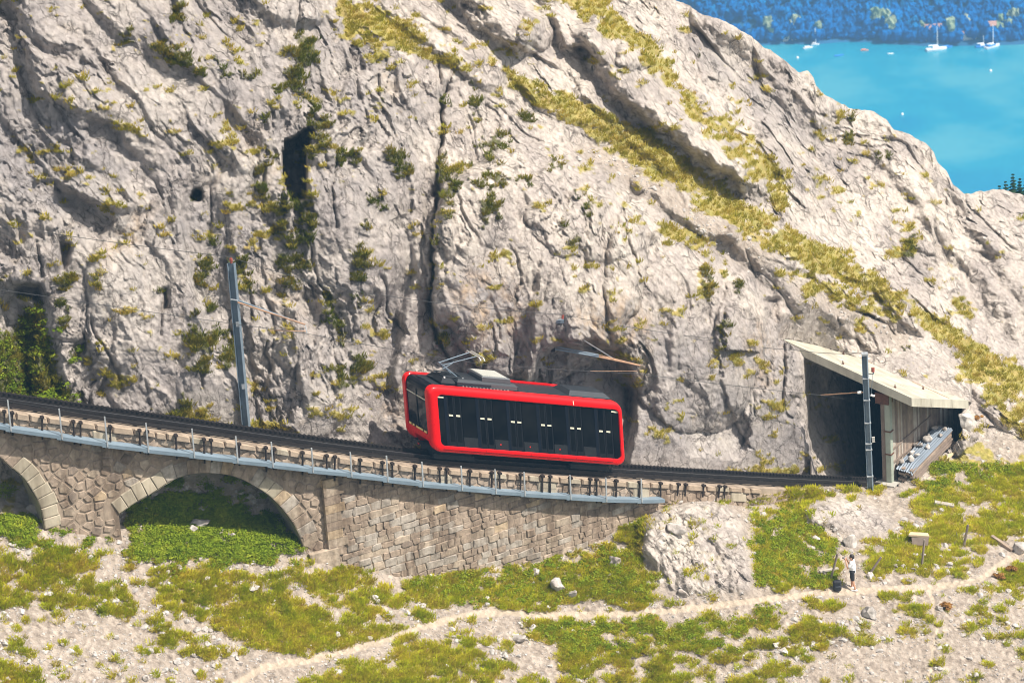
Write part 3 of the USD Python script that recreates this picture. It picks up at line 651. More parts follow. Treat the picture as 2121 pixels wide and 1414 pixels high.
for _k in range(4): NN[:, K + 1 - _k] = NN[:, K + 2]
def padk(A): return np.concatenate([np.repeat(A[:, :1], K, 1), A], 1)
a1 = np.stack([padk(np.clip(np.maximum(grass_f, grass_s), 0, 1)), padk(soil), padk(moss)], -1)
a2 = np.stack([padk(orange), padk(grey), padk(pathm)], -1)
idx = np.arange(nx * nyy).reshape(nx, nyy)
q4 = np.stack([idx[:-1, :-1], idx[:-1, 1:], idx[1:, 1:], idx[1:, :-1]], -1).reshape(-1, 4)
f3 = np.concatenate([q4[:, [0, 1, 2]], q4[:, [0, 2, 3]]])
_n = np.cross(VV.reshape(-1, 3)[f3[:50, 1]] - VV.reshape(-1, 3)[f3[:50, 0]], VV.reshape(-1, 3)[f3[:50, 2]] - VV.reshape(-1, 3)[f3[:50, 0]])
if (_n * NN.reshape(-1, 3)[f3[:50, 0]]).sum() < 0: f3 = f3[:, ::-1]; q4 = q4[:, ::-1]
cellv = lambda A: padk(A)[:-1, :-1].reshape(-1)
is_path = cellv(pathm) > .5
is_ground = (cellv(ground) > .5) & ~is_path
cls = np.where(is_path, 2, np.where(is_ground, 1, 0))

def rockmat():
    nodes = {
        'g': ('geometry', {}), 'm1': ('attribute', {'attribute': 'maska'}), 'm2': ('attribute', {'attribute': 'maskb'}),
        's1': ('separate_color', {}), 's2': ('separate_color', {}),
        'nb': ('noise_texture', {'scale': .35, 'detail': 6.0, 'roughness': .62}), 'rb': ('rgb_ramp', {'ramp': [(.3, (.265, .235, .218)), (.44, (.38, .335, .302)), (.56, (.462, .41, .36)), (.72, (.55, .495, .43))]}),
        'nf': ('noise_texture', {'scale': 3.2, 'detail': 10.0, 'roughness': .76}), 'rf': ('rgb_ramp', {'ramp': [(.30, (.42, .395, .375)), (.42, (.82, .80, .785)), (.52, (1.0, .99, .98)), (.64, (1.12, 1.11, 1.09)), (.8, (1.2, 1.19, 1.17))]}),
        'mul': ('mix_color', {'blend_type': 'multiply', 'fac': 1.0, 'use_clamp': False}),
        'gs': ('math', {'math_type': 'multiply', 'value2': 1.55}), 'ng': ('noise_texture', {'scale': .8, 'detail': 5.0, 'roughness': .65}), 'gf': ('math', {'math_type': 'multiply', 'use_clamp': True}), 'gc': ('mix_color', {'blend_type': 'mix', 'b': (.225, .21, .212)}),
        'no': ('noise_texture', {'scale': 1.1, 'detail': 6.0, 'roughness': .7}), 'ro': ('map_range', {'from_min': .42, 'from_max': .68, 'clamp': True}), 'of': ('math', {'math_type': 'multiply'}), 'oc': ('mix_color', {'b': (.42, .29, .175)}),
        'no2': ('noise_texture', {'scale': .55, 'detail': 7.0, 'roughness': .7}), 'ro2': ('map_range', {'from_min': .6, 'from_max': .78, 'to_max': .55, 'clamp': True}), 'oc2': ('mix_color', {'b': (.43, .34, .24)}),
        'ns': ('noise_texture', {'scale': 2.6, 'detail': 9.0, 'roughness': .75}), 'rs': ('rgb_ramp', {'ramp': [(.34, (.165, .133, .108)), (.46, (.30, .247, .2)), (.58, (.385, .325, .268)), (.72, (.50, .435, .365))]}), 'sc': ('mix_color', {}),
        'pc': ('mix_color', {'b': (.44, .36, .275)}),
        'nq': ('noise_texture', {'scale': 1.3, 'detail': 6.0, 'roughness': .7}), 'rq': ('rgb_ramp', {'ramp': [(.3, (.2, .19, .022)), (.5, (.3, .25, .04)), (.7, (.38, .27, .07))]}), 'qf': ('math', {'math_type': 'multiply', 'value2': .85}), 'qc': ('mix_color', {}),
        'mf': ('math', {'math_type': 'multiply', 'value2': .9}), 'mc': ('mix_color', {'b': (.075, .075, .016)}),
        'bn': ('noise_texture', {'scale': 5.0, 'detail': 10.0, 'roughness': .8}), 'vo': ('voronoi_texture', {'scale': 4.5}), 'wv': ('mix', {'fac': .25}), 'vh': ('math', {'math_type': 'multiply_add', 'value2': .5}), 'b': ('bump', {'strength': 1.0, 'distance': .11}),
        'cm': ('mapping', {'scale': (1.0, 1.0, .42)}), 'cw': ('noise_texture', {'scale': 1.6, 'detail': 6.0, 'roughness': .65}), 'cx': ('mix', {'fac': .38}), 'cv': ('voronoi_texture', {'feature': 'distance_to_edge', 'scale': 1.05}), 'cv2': ('voronoi_texture', {'feature': 'distance_to_edge', 'scale': 2.9}),
        'cr': ('map_range', {'from_min': .0, 'from_max': .035, 'to_min': 1.0, 'to_max': 0.0, 'clamp': True}), 'cr2': ('map_range', {'from_min': .0, 'from_max': .05, 'to_min': .8, 'to_max': 0.0, 'clamp': True}), 'ca': ('math', {'math_type': 'maximum'}),
        'cn': ('noise_texture', {'scale': .9, 'detail': 5.0, 'roughness': .6}), 'ck': ('map_range', {'from_min': .44, 'from_max': .6, 'clamp': True}), 'cf': ('math', {'math_type': 'multiply'}), 'inv': ('math', {'math_type': 'multiply_add', 'value2': -1.0, 'value3': 1.0}), 'cg': ('math', {'math_type': 'multiply'}), 'ch': ('math', {'math_type': 'multiply', 'value2': .75}), 'cc': ('mix_color', {'b': (.085, .07, .06)}),
        'bh': ('math', {'math_type': 'multiply_add', 'value2': -.55}),
        'p': ('principled_bsdf', {'roughness': .95, 'specular_ior_level': .2})}
    links = [('m1.color', 's1.color'), ('m2.color', 's2.color')]
    for n_ in ('nb', 'nf', 'ng', 'no', 'no2', 'ns', 'nq', 'bn'): links.append(('g.position', n_ + '.vector'))
    links += [('nb.fac', 'rb.fac'), ('nf.fac', 'rf.fac'), ('rb.color', 'mul.a'), ('rf.color', 'mul.b'),
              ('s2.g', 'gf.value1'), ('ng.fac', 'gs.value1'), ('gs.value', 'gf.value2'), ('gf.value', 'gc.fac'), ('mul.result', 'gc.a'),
              ('no.fac', 'ro.value'), ('ro.result', 'of.value1'), ('s2.r', 'of.value2'), ('of.value', 'oc.fac'), ('gc.result', 'oc.a'),
              ('no2.fac', 'ro2.value'), ('ro2.result', 'oc2.fac'), ('oc.result', 'oc2.a'),
              ('ns.fac', 'rs.fac'), ('s1.g', 'sc.fac'), ('cc.result', 'sc.a'), ('rs.color', 'sc.b'), ('s2.b', 'pc.fac'), ('sc.result', 'pc.a'),
              ('nq.fac', 'rq.fac'), ('s1.r', 'qf.value1'), ('qf.value', 'qc.fac'), ('pc.result', 'qc.a'), ('rq.color', 'qc.b'),
              ('s1.b', 'mf.value1'), ('mf.value', 'mc.fac'), ('qc.result', 'mc.a'), ('mc.result', 'p.base_color'),
              ('g.position', 'wv.color1'), ('bn.color', 'wv.color2'), ('wv.color', 'vo.vector'), ('vo.distance', 'vh.value1'), ('bn.fac', 'vh.value3'), ('g.position', 'cm.vector'), ('g.position', 'cw.vector'), ('cm.vector', 'cx.color1'), ('cw.color', 'cx.color2'), ('cx.color', 'cv.vector'), ('cx.color', 'cv2.vector'), ('cv.distance', 'cr.value'), ('cv2.distance', 'cr2.value'), ('cr.result', 'ca.value1'), ('cr2.result', 'ca.value2'), ('g.position', 'cn.vector'), ('cn.fac', 'ck.value'), ('ca.value', 'cf.value1'), ('ck.result', 'cf.value2'), ('s1.g', 'inv.value1'), ('inv.value', 'cg.value1'), ('cf.value', 'cg.value2'), ('cg.value', 'ch.value1'), ('ch.value', 'cc.fac'), ('oc2.result', 'cc.a'), ('cg.value', 'bh.value1'), ('vh.value', 'bh.value3'), ('bh.value', 'b.height'), ('b.normal', 'p.normal')]
    mat('mountain', nodes, links)
rockmat()
VF, NF, A1, A2 = VV.reshape(-1, 3), NN.reshape(-1, 3), a1.reshape(-1, 3), a2.reshape(-1, 3)
for c_, nm in ((0, 'cliff'), (1, 'hillside'), (2, 'path')):
    qs = q4[cls == c_]
    ff = np.concatenate([qs[:, [0, 1, 2]], qs[:, [0, 2, 3]]])
    used, inv = np.unique(ff, return_inverse=True)
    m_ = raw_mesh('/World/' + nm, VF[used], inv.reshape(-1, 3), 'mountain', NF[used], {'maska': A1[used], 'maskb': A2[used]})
    meta(m_.GetPrim(), kind='structure', label={0: 'pale grey limestone cliff and ridges above the railway', 1: 'grassy stony hillside below the stone viaduct', 2: 'narrow trodden gravel path across the hillside'}[c_])

def sheet_at(px, py, A=None):
    """Depth (or any field) of the mountain at a place of the photograph."""
    px, py = np.broadcast_arrays(np.asarray(px, float), np.asarray(py, float))
    sh = px.shape; px, py = px.ravel(), py.ravel()
    yt = np.interp(px, xs, ytop)
    return map_coordinates(w if A is None else A, [(px - xs[0]) / STEP, (py - yt) / (1590 - yt) * (NR - 1)], order=1, mode='nearest').reshape(sh)
def on_ground(px, py, up=0.0):
    p = P(px, py, sheet_at(px, py)); p[..., 2] += up
    return p

# ---------------------------------------------------------------- grass, herbs, gravel (nobody could count them)
def tuft(n, h, spread, lean, wd, seed):
    r = np.random.default_rng(seed); v, f = [], []
    for i in range(n):
        a, q = r.uniform(0, 6.28), spread * math.sqrt(r.random())
        b = np.array([math.cos(a) * q, math.sin(a) * q, -.03])
        a2_ = a + r.normal() * .6; hh = h * r.uniform(.55, 1.1); l = lean * r.uniform(.3, 1.1)
        t = b + np.array([math.cos(a2_) * l, math.sin(a2_) * l, hh])
        s = np.array([-math.sin(a2_ + r.normal() * .7), math.cos(a2_), 0]) * wd
        mid = (b + t) / 2 + np.array([0, 0, hh * .14])
        k = len(v); v += [b - s, b + s, mid + s * .8, mid - s * .8, t]
        f += [[k, k + 1, k + 2], [k, k + 2, k + 3], [k + 3, k + 2, k + 4]]
    return trimesh.Trimesh(v, f, process=False)
def herb(n, h, spread, wd, seed):
    r = np.random.default_rng(seed); v, f = [], []
    for i in range(n):
        d = r.normal(size=3); d /= np.linalg.norm(d); d[2] = abs(d[2])
        c = d * spread * r.uniform(.5, 1) * np.array([1, 1, h / spread])
        n_ = d + r.normal(size=3) * .5; fr = frame_of(n_)
        s = wd * r.uniform(.6, 1.2); k = len(v)
        v += [c - fr[1] * s, c + fr[2] * s * .6, c + fr[1] * s, c - fr[2] * s * .6]; f += [[k, k + 1, k + 2], [k, k + 2, k + 3]]
    return trimesh.Trimesh(v, f, process=False)

def scatter(name, label, protos, matname, pos, scale, group=None):
    path = '/World/' + name
    pi = UsdGeom.PointInstancer.Define(stage, path)
    for i, m_ in enumerate(protos):
        pp = f'{path}/prototypes/{name}_piece_{i}'
        usdkit.mesh(stage, pp, m_, M[matname], smooth=False if matname == 'gravel' else False)
        pi.CreatePrototypesRel().AddTarget(pp)
    n = len(pos)
    pi.CreateProtoIndicesAttr(Vt.IntArray.FromNumpy(rng.integers(0, len(protos), n).astype(np.int32)))
    pi.CreatePositionsAttr(Vt.Vec3fArray.FromNumpy(pos.astype(np.float32)))
    a = rng.uniform(0, 2 * np.pi, n); q = np.zeros((n, 4), np.float32); q[:, 2] = np.sin(a / 2); q[:, 3] = np.cos(a / 2)
    pi.CreateOrientationsAttr(Vt.QuathArray.FromNumpy(q.astype(np.float16)))
    pi.CreateScalesAttr(Vt.Vec3fArray.FromNumpy(np.repeat(scale[:, None], 3, 1).astype(np.float32)))
    meta(pi.GetPrim(), label, None, group, 'stuff')
    return pi

def sample(field, n, box_=(-160, 2290, -140, 1580)):
    px, py = rng.uniform(box_[0], box_[1], n), rng.uniform(box_[2], box_[3], n)
    k = (sheet_at(px, py, field) > rng.random(n)) & (py > np.interp(px, xs, ytop) + 3)
    return px[k], py[k]
greenish = soft([(1, [(250, 985), (640, 985), (640, 1140), (560, 1165), (280, 1160)]), (1, [(-240, 960), (100, 960), (240, 1135), (-240, 1090)]), (.3, [(1560, 1060), (1740, 1080), (1730, 1215), (1560, 1215)]), (.25, [(1060, 1290), (1560, 1260), (1640, 1240), (1500, 1345), (1120, 1340)]), (.5, [(1930, 920), (2060, 900), (2121, 960), (1900, 1020)]), (.15, [(800, 1190), (1250, 1110), (1370, 1230), (1000, 1265)]), (.5, [(1970, 600), (2030, 610), (2030, 670), (1970, 670)])], 12)
px, py = sample(grass_f, 125000, (-160, 2290, 960, 1580))
isg = sheet_at(px, py, greenish) > rng.random(len(px)) * 1.1
k_ = rng.random(len(px)) < .5
scatter('meadow_grass', 'yellow green meadow grass in patches over the stony hillside', [tuft(24, .17, .17, .14, .016, i) for i in range(4)], 'meadow_grass', on_ground(px[~isg & ~k_], py[~isg & ~k_]), rng.uniform(.55, 1.25, int((~isg & ~k_).sum())))
px2, py2 = px[~isg & k_], py[~isg & k_]
scatter('dry_grass', 'dry straw coloured grass mixed into the meadow', [tuft(22, .15, .16, .15, .016, 10 + i) for i in range(3)], 'dry_grass', on_ground(px2, py2), rng.uniform(.5, 1.2, len(px2)))
scatter('green_herbs', 'fresh green leafy herbs below and around the arches', [herb(40, .14, .22, .045, 20 + i) for i in range(4)], 'green_herb', on_ground(px[isg], py[isg]), rng.uniform(.6, 1.5, int(isg.sum())))
px, py = sample(grass_s, 70000, (-160, 2290, -140, 1000))
scatter('slope_grass', 'dry yellow grass in the gullies of the upper slopes', [tuft(22, .17, .16, .14, .016, 30 + i) for i in range(3)], 'dry_grass', on_ground(px, py), rng.uniform(.6, 1.3, len(px)))
px, py = sample(moss, 90000, (-160, 2290, -140, 1000))
hl = (px < 180) & (py > 640) & (rng.random(len(px)) < .3)
scatter('hollow_herbs', 'green herbs and grass filling the rock hollow at the left edge', [herb(40, .16, .22, .05, 50 + i) for i in range(3)], 'green_herb', on_ground(px[hl], py[hl]), rng.uniform(.6, 1.4, int(hl.sum())))
px, py = px[~hl], py[~hl]
scatter('ledge_grass', 'dark olive moss and grass cushions on the cliff ledges', [tuft(24, .18, .16, .17, .016, 40 + i) for i in range(3)], 'moss_grass', on_ground(px, py), rng.uniform(.6, 1.3, len(px)))
stonef = np.clip(soil * (1 - pathm) * (1 - .9 * np.maximum(grass_f, grass_s)) * (.25 + .75 * sstep(n_mid + (n_fine - .5) * .5, .40, .62)), 0, 1)
px, py = sample(stonef, 150000, (-160, 2290, 150, 1580))
sz = .032 * (1 + rng.pareto(2.6, len(px))); sz = np.minimum(sz, .22)
scatter('scree', 'loose pale limestone scree between the grass patches', [rock_mesh((0, 0, 0), (1, .8, .62), 60 + i, 1) for i in range(5)], 'gravel', on_ground(px, py, .01), sz)
# ---------------------------------------------------------------- lake and far shore
LAKE = C[2] - 470.0
def lake_pt(px, py, z=None):
    d = F + RT * ((px - 1060.5) / FPX) + UP * ((707 - py) / FPX)
    return C + d * (((LAKE if z is None else z) - C[2]) / d[2])
nodes = {'g': ('geometry', {}), 'n': ('noise_texture', {'scale': .02, 'detail': 5.0}), 'r': ('rgb_ramp', {'ramp': [(.35, (.0, .165, .27)), (.5, (.006, .20, .285)), (.65, (.05, .245, .30))]}),  # turquoise water, with some of the distance haze mixed into its colour
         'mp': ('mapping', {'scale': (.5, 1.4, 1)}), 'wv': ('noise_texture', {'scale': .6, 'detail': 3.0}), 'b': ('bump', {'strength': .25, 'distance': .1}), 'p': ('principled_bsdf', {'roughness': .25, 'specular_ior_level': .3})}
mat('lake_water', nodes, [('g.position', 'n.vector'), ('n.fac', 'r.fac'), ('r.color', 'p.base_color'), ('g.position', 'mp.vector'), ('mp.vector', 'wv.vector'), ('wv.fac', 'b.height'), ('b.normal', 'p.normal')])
lx = np.array([-2500, 2500]); LY0, LY1 = 150.0, 2600.0
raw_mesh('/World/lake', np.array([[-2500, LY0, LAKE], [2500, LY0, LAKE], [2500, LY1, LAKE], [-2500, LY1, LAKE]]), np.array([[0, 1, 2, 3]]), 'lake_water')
meta(stage.GetPrimAtPath('/World/lake'), 'turquoise lake far below the mountain', None, None, 'structure')
# the wooded shore
_sx = np.array([1200, 1560, 1640, 1760, 1850, 1930, 2000, 2060, 2121, 2300], float)
_sy = np.array([96, 96, 91, 86, 90, 94, 94, 92, 90, 86], float)
shore = np.array([lake_pt(a, b) for a, b in zip(_sx, _sy)])
sxx = np.concatenate([[-2500], np.linspace(shore[0, 0], shore[-1, 0], 140), [2500]])
syy = np.interp(sxx, shore[:, 0], shore[:, 1]) + 2.2 * (meshkit.fbm(np.stack([sxx / 14, 0 * sxx, 0 * sxx], -1), 3, 5) - .5) * 2
dist = np.array([-6, 0, 3, 8, 16, 28, 45, 70, 110, 180, 300, 520], float)
hz = np.array([-2, .4, 1.2, 1.9, 3.5, 8, 16, 29, 52, 95, 175, 300], float)
gx = np.repeat(sxx[:, None], len(dist), 1); gy = syy[:, None] + dist; gz = LAKE + hz + 0 * gx
gz += (.12 * hz) * (meshkit.fbm(np.stack([gx / 60, gy / 60, 0 * gx], -1), 3, 8) - .5) * 2 * (hz > 2)
HV = np.stack([gx, gy, gz], -1); nxh, nyh = gx.shape
ih = np.arange(nxh * nyh).reshape(nxh, nyh)
hf = np.stack([ih[:-1, :-1], ih[1:, :-1], ih[1:, 1:], ih[:-1, 1:]], -1).reshape(-1, 4)
plain('hazed_ground', (.004, .075, .17), .95, var=.3, scale=.05)  # hill colour carries blue haze that the thin volume lacks
raw_mesh('/World/far_hills', HV.reshape(-1, 3), hf, 'hazed_ground')
meta(stage.GetPrimAtPath('/World/far_hills'), 'steep wooded hills rising from the far shore', None, None, 'structure')
def crown(seed, tall):
    r = np.random.default_rng(seed); parts = []
    for i in range(7):
        c = r.normal(size=3) * np.array([.34, .34, .3 * tall]); c[2] += .55 * tall
        m_ = trimesh.creation.icosphere(1, radius=r.uniform(.3, .5)); m_.vertices *= np.array([1, 1, 1.0 + .3 * tall]) * (1 + .25 * r.normal(size=(len(m_.vertices), 1))); m_.apply_translation(c); parts.append(m_)
    return trimesh.util.concatenate(parts)
def firc(seed):
    r = np.random.default_rng(seed); rings = []
    n = 9
    for z, q in [(0, .05), (.1, .42), (.35, .24), (.37, .36), (.65, .18), (.67, .28), (1.0, .12), (1.02, .2), (1.5, .01)]:
        a = np.linspace(0, 2 * np.pi, n, endpoint=False); qq = q * (1 + .25 * r.normal(size=n))
        rings.append(np.stack([np.cos(a) * qq, np.sin(a) * qq, 0 * a + z * 1.25], -1))
    return loft(rings)
n = 15000
fx = rng.uniform(shore[1, 0] - 120, shore[-1, 0] + 30, n); fd = 3 + 210 * rng.random(n) ** 1.5
fy = np.interp(fx, sxx, syy) + fd
fz = LAKE + np.interp(fd, dist, hz)
hidden_lawn = (meshkit.noise(np.stack([fx / 16, fd / 9, 0 * fx], -1), 77) > .66) & (fd < 30)
k_ = ~hidden_lawn
scatter('far_forest', 'hazy blue forest covering the hills across the lake', [crown(1, 1.0), crown(2, 1.5), firc(3), crown(4, .8), firc(5)], 'hazed_foliage', np.stack([fx, fy, fz], -1)[k_], rng.uniform(1.8, 4.4, n)[k_])

# haze: one closed box round the near slope, the lake and the far hills
mat('haze', {'v': ('principled_volume', {'color': (.3, .65, 1.0), 'density': .00016, 'anisotropy': 0.0})}, [], surface=None, volume='v.volume')
hb = trimesh.creation.box((5200, 3100, 700)); hb.apply_translation((0, -260 + 1550, 0)); hb.vertices[:, 2] = np.where(hb.vertices[:, 2] > 0, max(C[2] + 6, VF[:, 2].max() + 4), LAKE - 4)
obj('haze', hb, 'haze', smooth=False, label='blue summer haze over the lake', kind='stuff')
# ---------------------------------------------------------------- track
def sweep(off, dz, wd, ht, a0, a1, step=.6):
    aa = np.linspace(a0, a1, max(2, int((a1 - a0) / step)))
    p, e, m, g = track(aa)
    c = p + m * off + np.array([0, 0, dz])
    Z = np.array([0, 0, 1.0])
    rings = [np.array([c[i] + m[i] * sx * wd / 2 + Z * sz * ht / 2 for sx, sz in ((-1, -1), (1, -1), (1, 1), (-1, 1))]) for i in range(len(aa))]
    return loft(rings)
A_END = a_at(1900)
tk = thing('railway_track', 'steep rack railway track of dark steel running past the cliff', 'railway track', TS(a_at(900)))
for off in (.4, -.4):
    r_ = obj('rail', sweep(off, .03, .07, .14, 0, A_END), 'rail_steel', tk)
    obj('rail_head', sweep(off, .104, .05, .012, 0, A_END), 'rail_top', r_)
obj('girder', sweep(.56, -.13, .05, .2, 0, A_END), 'rail_steel', tk)
obj('girder', sweep(-.56, -.13, .05, .2, 0, A_END), 'rail_steel', tk)
obj('cover_plate', sweep(0, -.05, .7, .03, 0, A_END), 'rail_steel', tk)
rk = obj('rack_rail', sweep(0, .14, .05, .2, 0, A_END), 'rail_steel', tk)
teeth = []
aa = np.arange(0, A_END, .21); p_, e_, m_, g_ = track(aa)
for i in range(len(aa)):
    for s in (-1, 1): teeth.append(box(p_[i] + m_[i] * s * .05 + np.array([0, 0, .225]), (.11, .06, .05), np.array([e_[i], m_[i], [0, 0, 1]])))
obj('rack_teeth', teeth, 'rail_steel', rk, smooth=False, kind='stuff')
for a in np.arange(.5, A_END, 1.02):
    p, e, m, g = track(a)
    obj('sleeper', box(p + np.array([0, 0, -.16]), (.16, 1.08, .12), np.array([e, m, [0, 0, 1]])), 'rail_steel', tk, smooth=False)
ANCH = [-120, -100, -55, 4, 20, 82, 147, 162, 223, 284, 300, 359, 417, 432, 490, 545, 562, 621, 671, 688, 740, 786, 806, 853, 904, 919, 967, 1012, 1028, 1072, 1117, 1133, 1175, 1216, 1229, 1270, 1318, 1361, 1398, 1413, 1450, 1483, 1494]
for i, x in enumerate(ANCH):
    a = float(a_at(x, WALL_OFF)); L = .82 + .25 * rng.random() if x < 1380 else .5
    lean = -.12 + .06 * rng.random()
    wp = lambda da, h: wall_pt(np.array(a + da), h=h, d=.24)
    k = obj('anchor_bar', [tube(wp(.0, -.05), wp(lean, L), .04, 6), tube(wp(lean * .55, L * .5), wp(lean * .72, L * .68), .05, 7), tube(wp(lean * .9, L - .05), wp(lean * 1.05, L + .03), .042, 7)], 'anchor_iron', tk)
    obj('bracket', box(wp(0, -.05), (.13, .2, .1), np.array([track(a)[1], track(a)[2], [0, 0, 1]])), 'anchor_iron', k, smooth=False)

# ---------------------------------------------------------------- viaduct
vd = thing('viaduct', 'old stone railway viaduct and retaining wall with round arches', 'viaduct', wall_pt(np.array(a_at(700)), h=5.0))
def az(pts, d=0.0): return np.array([wall_az(x, y, d) for x, y in pts])
ARCH1 = [(246, 1064), (261, 1053), (276, 1042), (296, 1031), (316, 1020), (338, 1005), (359, 992), (383, 984), (407, 980), (437, 979), (466, 981), (492, 988), (508, 995), (535, 1011), (555, 1024), (574, 1041), (595, 1066), (612, 1090), (622, 1114), (629, 1134)]
ARCH0 = [(-250, 1060), (-240, 1010), (-205, 960), (-160, 930), (-110, 917), (-65, 920), (-30, 930), (-5, 942), (10, 955), (25, 969), (40, 981), (53, 994), (71, 1023), (83, 1048), (88, 1072), (92, 1095)]
arcs = [az(ARCH0), az(ARCH1)]
foot_az = az([(x, y + 4) for x, y in FOOT if x > -240 and x < 1640])
a_split, a_right = wall_az(690, 1050)[0], a_at(1635, WALL_OFF)
a_left = a_at(-250, WALL_OFF)
def ztop(a): return TS(a)[..., 2] - WALL_TOP
def zfoot(a): return np.interp(a, foot_az[:, 0], foot_az[:, 1]) - .5
def band(a0, a1):
    g = np.arange(a0, a1 + .2, .3); g[-1] = a1
    return Polygon(list(zip(g, ztop(g))) + list(zip(g[::-1], np.minimum(zfoot(g[::-1]), ztop(g[::-1]) - .1))))
openings = []
for ar in arcs:
    q = np.vstack([[[ar[0, 0], ar[0, 1] - 4]], ar, [[ar[-1, 0], ar[-1, 1] - 4]]])
    openings.append(Polygon(q).buffer(0))
rings = [o.buffer(.70).difference(o).intersection(Polygon([(ar[0, 0] - 3, ar[0, 1] - .05), (ar[0, 0] + .2, ar[0, 1] - .05), (ar[-1, 0] + 3, ar[-1, 1] - .2), (ar[-1, 0] + 3, 99), (ar[0, 0] - 3, 99)])) for o, ar in zip(openings, arcs)]
faceL = band(a_left, a_split); faceR = band(a_split, a_right)
for o in openings: faceL = faceL.difference(o)
def wall_solid(face, d0, thick):
    """Front, back and edges of a wall whose face outline is given in arc length and height, bent to the curve of the line."""
    v, f = [], []
    a0, _, a1, _ = face.bounds
    for s in np.arange(a0, a1, .8):
        g = face.intersection(sbox(s, -99, s + .8, 99))
        for pg in getattr(g, 'geoms', [g]):
            if pg.geom_type != 'Polygon' or pg.area < 1e-4: continue
            tv, tf = trimesh.creation.triangulate_polygon(pg, engine='earcut')
            k = len(v); n = len(tv)
            v += list(wall_pt(tv[:, 0], z=tv[:, 1], d=d0)) + list(wall_pt(tv[:, 0], z=tv[:, 1], d=-thick))
            f += [[k + a_, k + b, k + c] for a_, b, c in tf] + [[k + n + a_, k + n + c, k + n + b] for a_, b, c in tf]
    for pg in getattr(face, 'geoms', [face]):
        for rg in [pg.exterior, *pg.interiors]:
            c = np.array(shapely.segmentize(rg, .4).coords); k = len(v); n = len(c)
            v += list(wall_pt(c[:, 0], z=c[:, 1], d=d0)) + list(wall_pt(c[:, 0], z=c[:, 1], d=-thick))
            f += [[k + i, k + i + 1, k + n + i + 1] for i in range(n - 1)] + [[k + i, k + n + i + 1, k + n + i] for i in range(n - 1)]
    return trimesh.Trimesh(np.array(v), f, process=False)
DR = .10
obj('wall_core', wall_solid(faceL, 0, 1.85), 'mortar', vd, smooth=False)
obj('wall_core', wall_solid(faceR, DR, 1.85), 'mortar', vd, smooth=False)
for o, ar in zip(openings, arcs):
    v, f = [], []
    c = np.array(shapely.segmentize(LineString(ar), .35).coords); dd = np.linspace(.03, -1.88, 7); nd = len(dd)
    for i, (a, z) in enumerate(c):
        cen = ar[:, 0].mean(); inw = np.array([cen - a, ar[:, 1].min() - z]); inw = inw / (np.linalg.norm(inw) + 1e-9) * .02
        for d in dd: v.append(wall_pt(np.array(a + inw[0] + .015 * rng.normal()), z=z + inw[1], d=d))
    for i in range(len(c) - 1):
        for j in range(nd - 1):
            k = i * nd + j; f += [[k, k + 1, k + nd + 1], [k, k + nd + 1, k + nd]]
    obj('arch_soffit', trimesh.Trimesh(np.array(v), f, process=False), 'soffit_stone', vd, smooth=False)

def stone_mesh(pg, d0, proud):
    c = np.array(pg.exterior.simplify(.03).coords)[:-1]
    if pg.exterior.is_ccw is False: c = c[::-1]
    cc = c.mean(0); n = len(c)
    tilt = rng.normal(size=2) * .03
    lay = [(c, -.02), (c, proud * .55), (cc + (c - cc) * .88, proud)]
    rings_ = []
    for q, d in lay:
        dd = d + (q - cc) @ tilt * (d > 0)
        rings_.append(wall_pt(q[:, 0], z=q[:, 1], d=d0 + dd))
    return loft(rings_)
cells = []
def rubble(region_, sx, sz, d0, proud, shrink, jit=.32):
    a0, z0, a1, z1 = region_.bounds
    gi = np.arange(a0 - sx, a1 + sx, sx); gj = np.arange(z0 - sz, z1 + sz, sz)
    pts = np.array([[x + (.5 * sx if j % 2 else 0) + rng.uniform(-1.2, 1.2) * jit * sx, y + rng.uniform(-.85, .85) * jit * sz] for j, y in enumerate(gj) for x in gi])
    vr = Voronoi(pts)
    for r_ in vr.point_region:
        rg = vr.regions[r_]
        if -1 in rg or len(rg) < 3: continue
        pg = Polygon(vr.vertices[rg])
        if not pg.intersects(region_): continue
        pg = pg.intersection(region_).buffer(-shrink * rng.uniform(.7, 1.6)).buffer(-.03).buffer(.03, quad_segs=1)
        for g in getattr(pg, 'geoms', [pg]):
            if g.geom_type == 'Polygon' and g.area > .02: cells.append((g, d0, proud * rng.uniform(.6, 1.4)))
def courses(region_, rh, d0, proud):
    a0, z0, a1, z1 = region_.bounds
    z = z0 - rng.uniform(0, rh)
    while z < z1:
        h = rh * rng.uniform(.72, 1.3); a = a0 - rng.uniform(0, 1)
        while a < a1:
            l = rng.choice([.3, .45, .55, .75]) * rng.uniform(.85, 1.15); j = lambda s=.05: rng.uniform(-s, s)
            pg = Polygon([(a + j(), z + j(.03)), (a + l * rng.uniform(.3, .7), z + j(.035)), (a + l + j(), z + j(.03)), (a + l + j(.03), z + h * .5), (a + l + j(), z + h + j()), (a + l * rng.uniform(.3, .7), z + h + j(.06)), (a + j(), z + h + j()), (a + j(.03), z + h * .5)]).buffer(0).intersection(region_).buffer(-.006).buffer(-.025).buffer(.025, quad_segs=1)
            for g in getattr(pg, 'geoms', [pg]):
                if g.geom_type == 'Polygon' and g.area > .02: cells.append((g, d0, proud * rng.uniform(.25, 1.7)))
            a += l
        z += h
def strip(a0, a1, h0, h1):
    g = np.arange(a0, a1 + .2, .3); g[-1] = a1
    return Polygon(list(zip(g, ztop(g) - h0)) + list(zip(g[::-1], ztop(g[::-1]) - h1)))
vis0 = a_at(-60, WALL_OFF)
fl = faceL.intersection(sbox(vis0, -99, a_split - .03, 99))
for r_ in rings: fl = fl.difference(r_.buffer(.04))
fl = fl.intersection(strip(vis0, a_split, .24, 9))
rubble(fl, .55, .36, 0, .045, .035)
